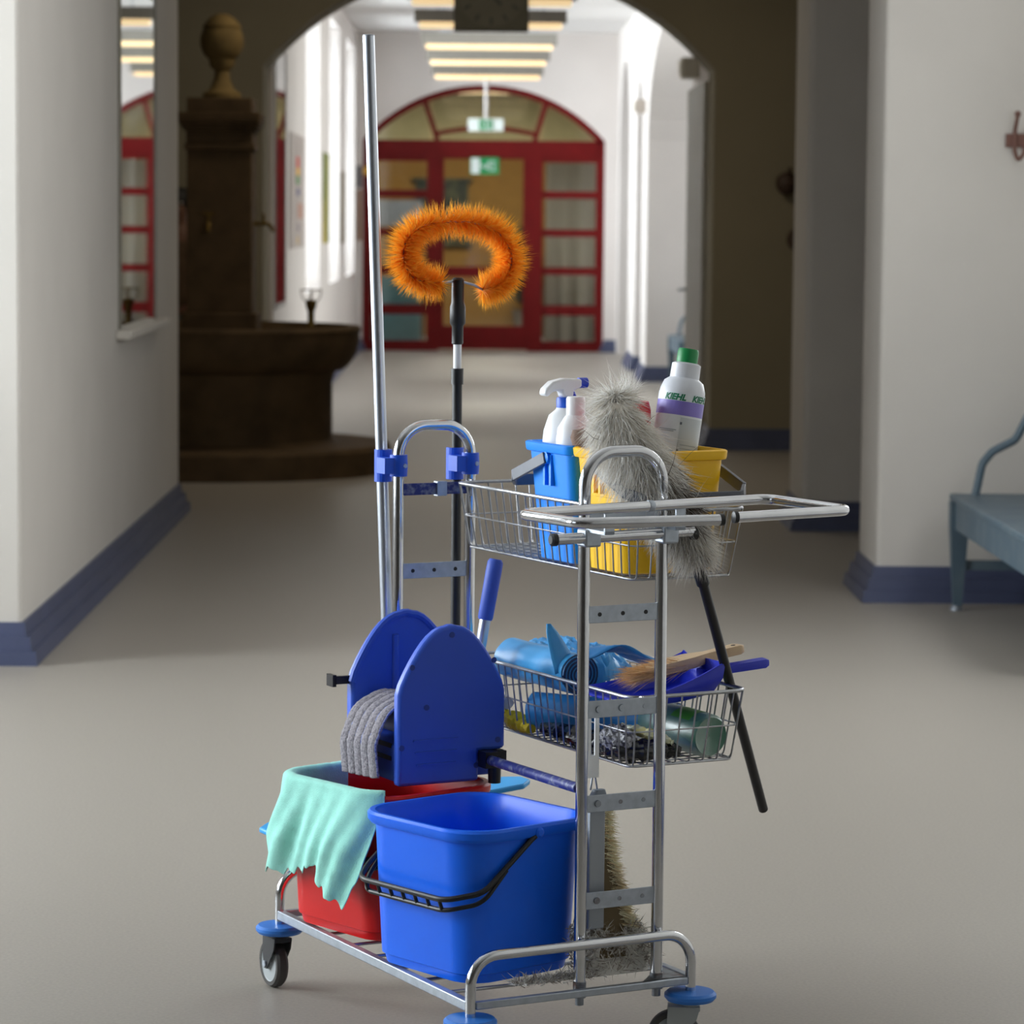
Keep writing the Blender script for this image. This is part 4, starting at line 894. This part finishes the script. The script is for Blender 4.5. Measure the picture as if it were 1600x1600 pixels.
def crumple(name, label, cat, c, X, Y, h, mat, n=(26, 14), amp=.01, freq=40, seed=1, tongue=None):
    rg = np.random.default_rng(seed); c, X, Y = V3(c), V3(X), V3(Y); G = []
    ph = rg.uniform(0, 6, 8)
    for i in range(n[0]+1):
        x = -1+2*i/n[0]; row = []
        for j in range(n[1]+1):
            y = -1+2*j/n[1]; z = h*(max(0, 1-abs(x)**4))**.5*(max(0, 1-abs(y)**4))**.5
            z += amp*(sin(freq*.21*x+ph[0]+2*y)+.6*sin(freq*.17*y+ph[1]+3*x)+.5*sin(freq*.4*(x+y)+ph[2]))*.5 + rg.uniform(-1, 1)*amp*.35
            q = c + X*x*(1+.04*sin(9*y+ph[3])) + Y*y*(1+.05*sin(7*x+ph[4])); row.append((q.x, q.y, max(c.z+z, c.z-.004)))
        G.append(row)
    return G
G = crumple('', '', '', (.515, .60, .655), (.095, .02, 0), (-.01, .14, 0), .060, SKYB, (40, 30), .012, 44, 3)
fb = thing('bin_liner', 'loose heap of folded sky blue bin liners behind the rolls in the lower basket', 'bin liner', (.515, .60, .655), 'T')
part('folded_film', MB().grid(G), SKYB, fb, solid=.003, ang=25)
m = MB()
m.grid([[V3((.395+.012*s+.03*t, .47+.02*s, .705+.085*t+.004*sin(9*t))) + V3((.018*s*(1-t)**1.2, 0, 0)) for s in (-1, -.3, .3, 1)] for t in np.linspace(0, 1, 7)])
part('upright_corner', MB().grid([[V3((.418-.030*t + .030*s*(1-t*.97)**.55, .40+.03*t, .700+.085*t - .012*abs(s)*(1-t))) for s in (-1, -.3, .3, 1)] for t in np.linspace(0, 1, 7)]), SKYB, fb, solid=.002, ang=60)
G = [[V3((.438+.165*x, .43+.05*y-.10*x, .718+.020*sin(pi*min(1, x*1.1))*(1-.35*y)+.006*sin(11*x+3*y)-.022*x*x)) for y in np.linspace(-1, 1, 10)] for x in np.linspace(0, 1, 24)]
part('loose_flap', MB().grid(G), MIDB, fb, solid=.003, ang=25)
# hand brush lying in the dustpan
PD = V3((.998, -.02, .045)).normalized(); PSd = V3((0, 1, 0)); PSd = (PSd-PD*PSd.dot(PD)).normalized(); PN = PD.cross(PSd); PO = V3((.398, .235, .664))
dp = thing('dustpan', 'deep blue plastic dustpan lying on top of the lower basket', 'dustpan', PO, 'T')
def dpp(a, b, c): return PO + PD*a + PSd*b + PN*c
pan = MB(); A = np.linspace(0, 1, 14); G = []
for a in A:
    wd = .092-.012*a; row = []
    for s in np.linspace(-1, 1, 17):
        wall = max(0, abs(s)-.86)/.14; back = max(0, a-.86)/.14
        hgt = (.008+.052*a)*wall; hgt = max(hgt, .055*back); row.append(dpp(.245*min(a, .93) + .004*back, s*wd*(1 if wall < .5 else 1.02), hgt - .012*sin(pi*min(a*1.1, 1))))
    G.append(row)
part('pan', pan.grid(G), DKBLUE, dp, solid=.004, ang=50)
part('handle', MB().loft([[dpp(a, y*w_, z*w_*.6+.026+.006*(a-.22)/.15) for y, z in ((-1, -1), (0, -1.3), (1, -1), (1.1, 0), (1, 1), (0, 1.3), (-1, 1), (-1.1, 0))] for a, w_ in ((.220, .013), (.25, .013), (.32, .0135), (.362, .014), (.372, .009))]), DKBLUE, dp, ang=60)
BD = V3((.988, .03, .150)).normalized(); BSd = (V3((0, 1, 0))-BD*BD.y).normalized(); BN = BD.cross(BSd); BO = V3((.418, .235, .684))
hb = thing('hand_brush', 'wooden hand brush with tan bristles lying in the blue dustpan', 'brush', BO, 'T')
WOOD = pm('beech_wood', (206, 178, 142), .55, var=.1, scale=18, stretch=(.2, 3, 3))
def bpp(a, b, c): return BO + BD*a + BSd*b + BN*c
out = [(.085, .006, .010), (.09, .022, .010), (.12, .0245, .0105), (.185, .0245, .0105), (.205, .018, .010), (.225, .0115, .009), (.27, .013, .009), (.295, .0145, .009), (.306, .010, .007), (.309, .003, .004)]
part('wooden_back', MB().loft([[bpp(a, y*w_, z*h+.012) for y, z in ((-1, -1), (1, -1), (1.06, 0), (1, 1), (-1, 1), (-1.06, 0))] for a, w_, h in out]), WOOD, hb, ang=50)
part('hanging_hole', MB().lathe([(0, -.0115), (.0045, -.0115), (.0045, .0115), (0, .0115)], bpp(.288, 0, .012), 12, BD, BN, BSd), BLACKP, hb); part('hanging_hole', MB().lathe([(0, -.0095), (.0045, -.0095), (.0045, .0095), (0, .0095)], bpp(.288, 0, .012), 12, BD, BSd, BN), BLACKP, hb)
bm = MB()
for i in range(2600):
    a = rng.uniform(.09, .195); b = rng.uniform(-.022, .022); p = bpp(a, b, .003 + .012*rng.random()); strands(bm, p, BD*(-1.2-.35*rng.random())+BN*rng.uniform(-.25, .28)+BSd*rng.normal(0, .12), rng.uniform(.05, .085), .0009, .15)
part('bristles', bm, pm('bristle_tan', (240, 198, 150), .7, var=.25, scale=60), hb, stuff=True, smooth=False)
# green bottle lying on its side, base towards the viewer
gt = thing('bottle', 'frosted green bottle lying on its side at the end of the lower basket', 'bottle', (.586, .15, .59), 'T')
a = V3((.588, .140, .590)); d = V3((-.10, 1, .035)).normalized(); X = d.cross(V3((0, 0, 1))).normalized(); Y = X.cross(d)
part('bottle_body', MB().lathe([(0, .004), (.030, .002), (.037, .0), (.0425, .008), (.0425, .17), (.038, .19), (.018, .212), (.016, .23), (0, .23)], a, 36, X, Y, d), pm('bottle_green', (66, 128, 104), .42, var=.06, scale=7, trans=.35, spec=.4), gt)
part('label', MB().grid([[a + d*z + X*.043*cos(q) + Y*.043*sin(q) for q in np.linspace(.6, 2.4, 20)] for z in (.03, .09)]), pm('label_green', (60, 130, 40), .5), gt); part('cap', MB().lathe([(0, .228), (.018, .228), (.018, .25), (0, .25)], a, 20, X, Y, d), WHITEP, gt)
# crumpled black bags, yellow gloves, wrapper, paper
BAGK = pm('bag_black', (16, 16, 18), .25, var=.3, scale=20, spec=.7, bump=.9, bscale=70)
def lump(name, label, cat, path, rad, mat, seed, amp=.25, n=26, sub=0):
    rg = np.random.default_rng(seed); P = cr([V3(p) for p in path], 9); m = len(P); R_ = np.interp(np.linspace(0, len(rad)-1, m), range(len(rad)), rad); rings = []
    ph = rg.uniform(0, 6, 6)
    for i in range(m):
        T_ = (P[min(i+1, m-1)]-P[max(i-1, 0)]).normalized(); X_ = T_.cross(V3((0, 0, 1))).normalized(); Y_ = X_.cross(T_)
        k_ = 1+amp*.5*sin(i*1.3+ph[0])+amp*.4*sin(i*2.9+ph[1])
        rings.append([P[i] + (X_*cos(q)+Y_*sin(q)*.85)*R_[i]*k_*(1+amp*.6*sin(4*q+i*.9+ph[2])*rg.uniform(.4, 1)+rg.uniform(-.5, .5)*amp) for q in np.linspace(0, 2*pi, n+1)[:-1]])
    return solo(name, label, cat, path[0], 'T', MB().loft(rings), mat, ang=28, sub=sub)
lump('bin_bag', 'crumpled shiny black plastic bag along the near edge of the lower basket', 'bin bag', ((.418, .50, .566), (.420, .40, .568), (.422, .28, .570), (.428, .17, .572), (.47, .145, .572), (.520, .150, .566)), (.012, .022, .025, .026, .022, .012), BAGK, 5, .22, 30)
lump('bin_bag', 'crumpled lump standing in for grey highlights on the black plastic bag', 'bin bag', ((.412, .245, .585), (.413, .20, .592), (.420, .150, .590)), (.012, .03, .012), pm('bag_highlight', (70, 70, 74), .3, c2=(190, 190, 196), scale=140, spec=.6, bump=.9, bscale=160), 9, .2, 30)  # added lump whose pale flecks paint the black bag's highlights
lump('rubber_glove', 'yellow rubber glove squeezed under the rolls at the far end of the lower basket', 'glove', ((.405, .655, .572), (.412, .60, .566), (.408, .56, .560), (.404, .528, .560)), (.012, .022, .014, .010), pm('glove_yellow', (232, 206, 30), .5, var=.1), 4, .16, 20)
lump('plastic_wrapper', 'crumpled clear yellowish wrapper between the bags and the lower roll', 'wrapper', ((.440, .23, .607), (.468, .17, .598), (.500, .135, .585)), (.006, .013, .006), pm('wrapper_clear', (222, 214, 150), .25, c2=(206, 214, 196), scale=30, spec=.6), 12, .3, 18)
lump('cleaning_cloth', 'white folded cloth behind the blue rolls at the press end of the lower basket', 'cloth', ((.402, .745, .60), (.405, .70, .600), (.408, .635, .597)), (.012, .020, .014), pm('cloth_white', (206, 208, 220), .9, var=.05), 14, .1, 20)
lump('sponge_cloth', 'turquoise cloth lying under the white folded cloth', 'cloth', ((.410, .755, .562), (.412, .715, .562), (.412, .670, .561)), (.008, .012, .008), pm('cloth_turquoise', (70, 190, 190), .9), 15, .1, 18)

# ------------------------------------------------------------------ dust mop stowed behind the near ladder
dm = thing('dust_mop', 'dirty fringed dust mop stowed upright behind the near ladder', 'mop', (.34, .08, .166), 'T')
part('channel', MB().box(.270, .303, .046, .056, .262, .505), pm('channel_grey', (158, 164, 170), .45, .5), dm, bevel=.002); part('channel_clip', MB().loft([rr(.275, .305, .040, .062, .006, z, 3) for z in (.505, .513)] + [rr(.280, .303, .043, .060, .006, .524, 3)]), pm('clip_grey', (130, 138, 146), .4), dm)
part('strap', MB().box(.264, .288, .046, .049, .548, .59).box(.264, .271, .046, .049, .59, .668).box(.279, .288, .046, .049, .59, .668), WHITEP, dm, label='white plastic strap'); part('strap_hook', MB().tube([(.272, .048, .525), (.276, .048, .553), (.281, .048, .553), (.286, .048, .526)], .0018, 6), STEEL, dm)
part('mop_core', MB().loft([rr(.300-.0*k, .318+.030*k, .062, .092, .010, z, 3) for z, k in ((.50, 0), (.40, .5), (.28, 1.3), (.20, 1.6))]), pm('mop_core', (120, 104, 76), .9), dm)
FRC = [pm('fringe_cream', (255, 242, 206), .85, var=.15), pm('fringe_tan', (232, 208, 164), .85, var=.2), pm('fringe_dust', (242, 238, 230), .9, var=.2), pm('fringe_dark', (168, 158, 148), .9, var=.2)]
ms = [MB() for _ in range(4)]
for i in range(5200):                        # cream fringe down the right flank
    t = rng.random(); z = .495-.235*t; x = .306+.040*t*t+.012*t; y = rng.uniform(.060, .095)
    strands(ms[0 if rng.random() < .62 else 1], (x+rng.uniform(-.008, .010), y, z), (1, rng.normal(-.1, .35), rng.normal(-.25, .2)), rng.uniform(.014, .026)*(1+.4*t), .0008, .2)
for i in range(4200):                        # dusty head on the base
    x = rng.uniform(.262, .425); y = rng.uniform(.056, .118); top = .258+.010*sin(x*70)-max(0, x-.385)*.6; z = .170+(top-.17)*rng.random()**.7
    strands(ms[2 if rng.random() < .6 else 3], (x, y, z), (rng.normal(0, .5), rng.normal(-.6, .5), rng.normal(.1, .5)), rng.uniform(.012, .026), .0012, .5)
for i in range(2200):                        # fringe hanging between bucket and ladder
    z = rng.uniform(.17, .45); strands(ms[3 if rng.random() < .6 else 1], (.306+rng.normal(0, .004), .112+rng.normal(0, .01), z), (rng.normal(0, .5)-.2, -1, rng.normal(-.2, .4)), rng.uniform(.010, .02), .0009, .4)
for i in range(900):                         # dust fringe below the bucket edge
    x = rng.uniform(.12, .30); strands(ms[2 if rng.random() < .6 else 3], (x, .060+rng.normal(0, .012), .170+.006*rng.random()), (rng.normal(0, .6), rng.normal(-.3, .6), rng.uniform(0, .6)), rng.uniform(.010, .020), .0012, .5)
for m, k in zip(ms, FRC): part('fringe', m, k, dm, stuff=True, smooth=False)
part('fringe_pad', MB().loft([rr(.272, .418, .064, .112, .02, z, 4) for z in (.167, .19, .23)] + [rr(.285, .40, .07, .105, .015, .246, 4)]), FRC[2], dm)
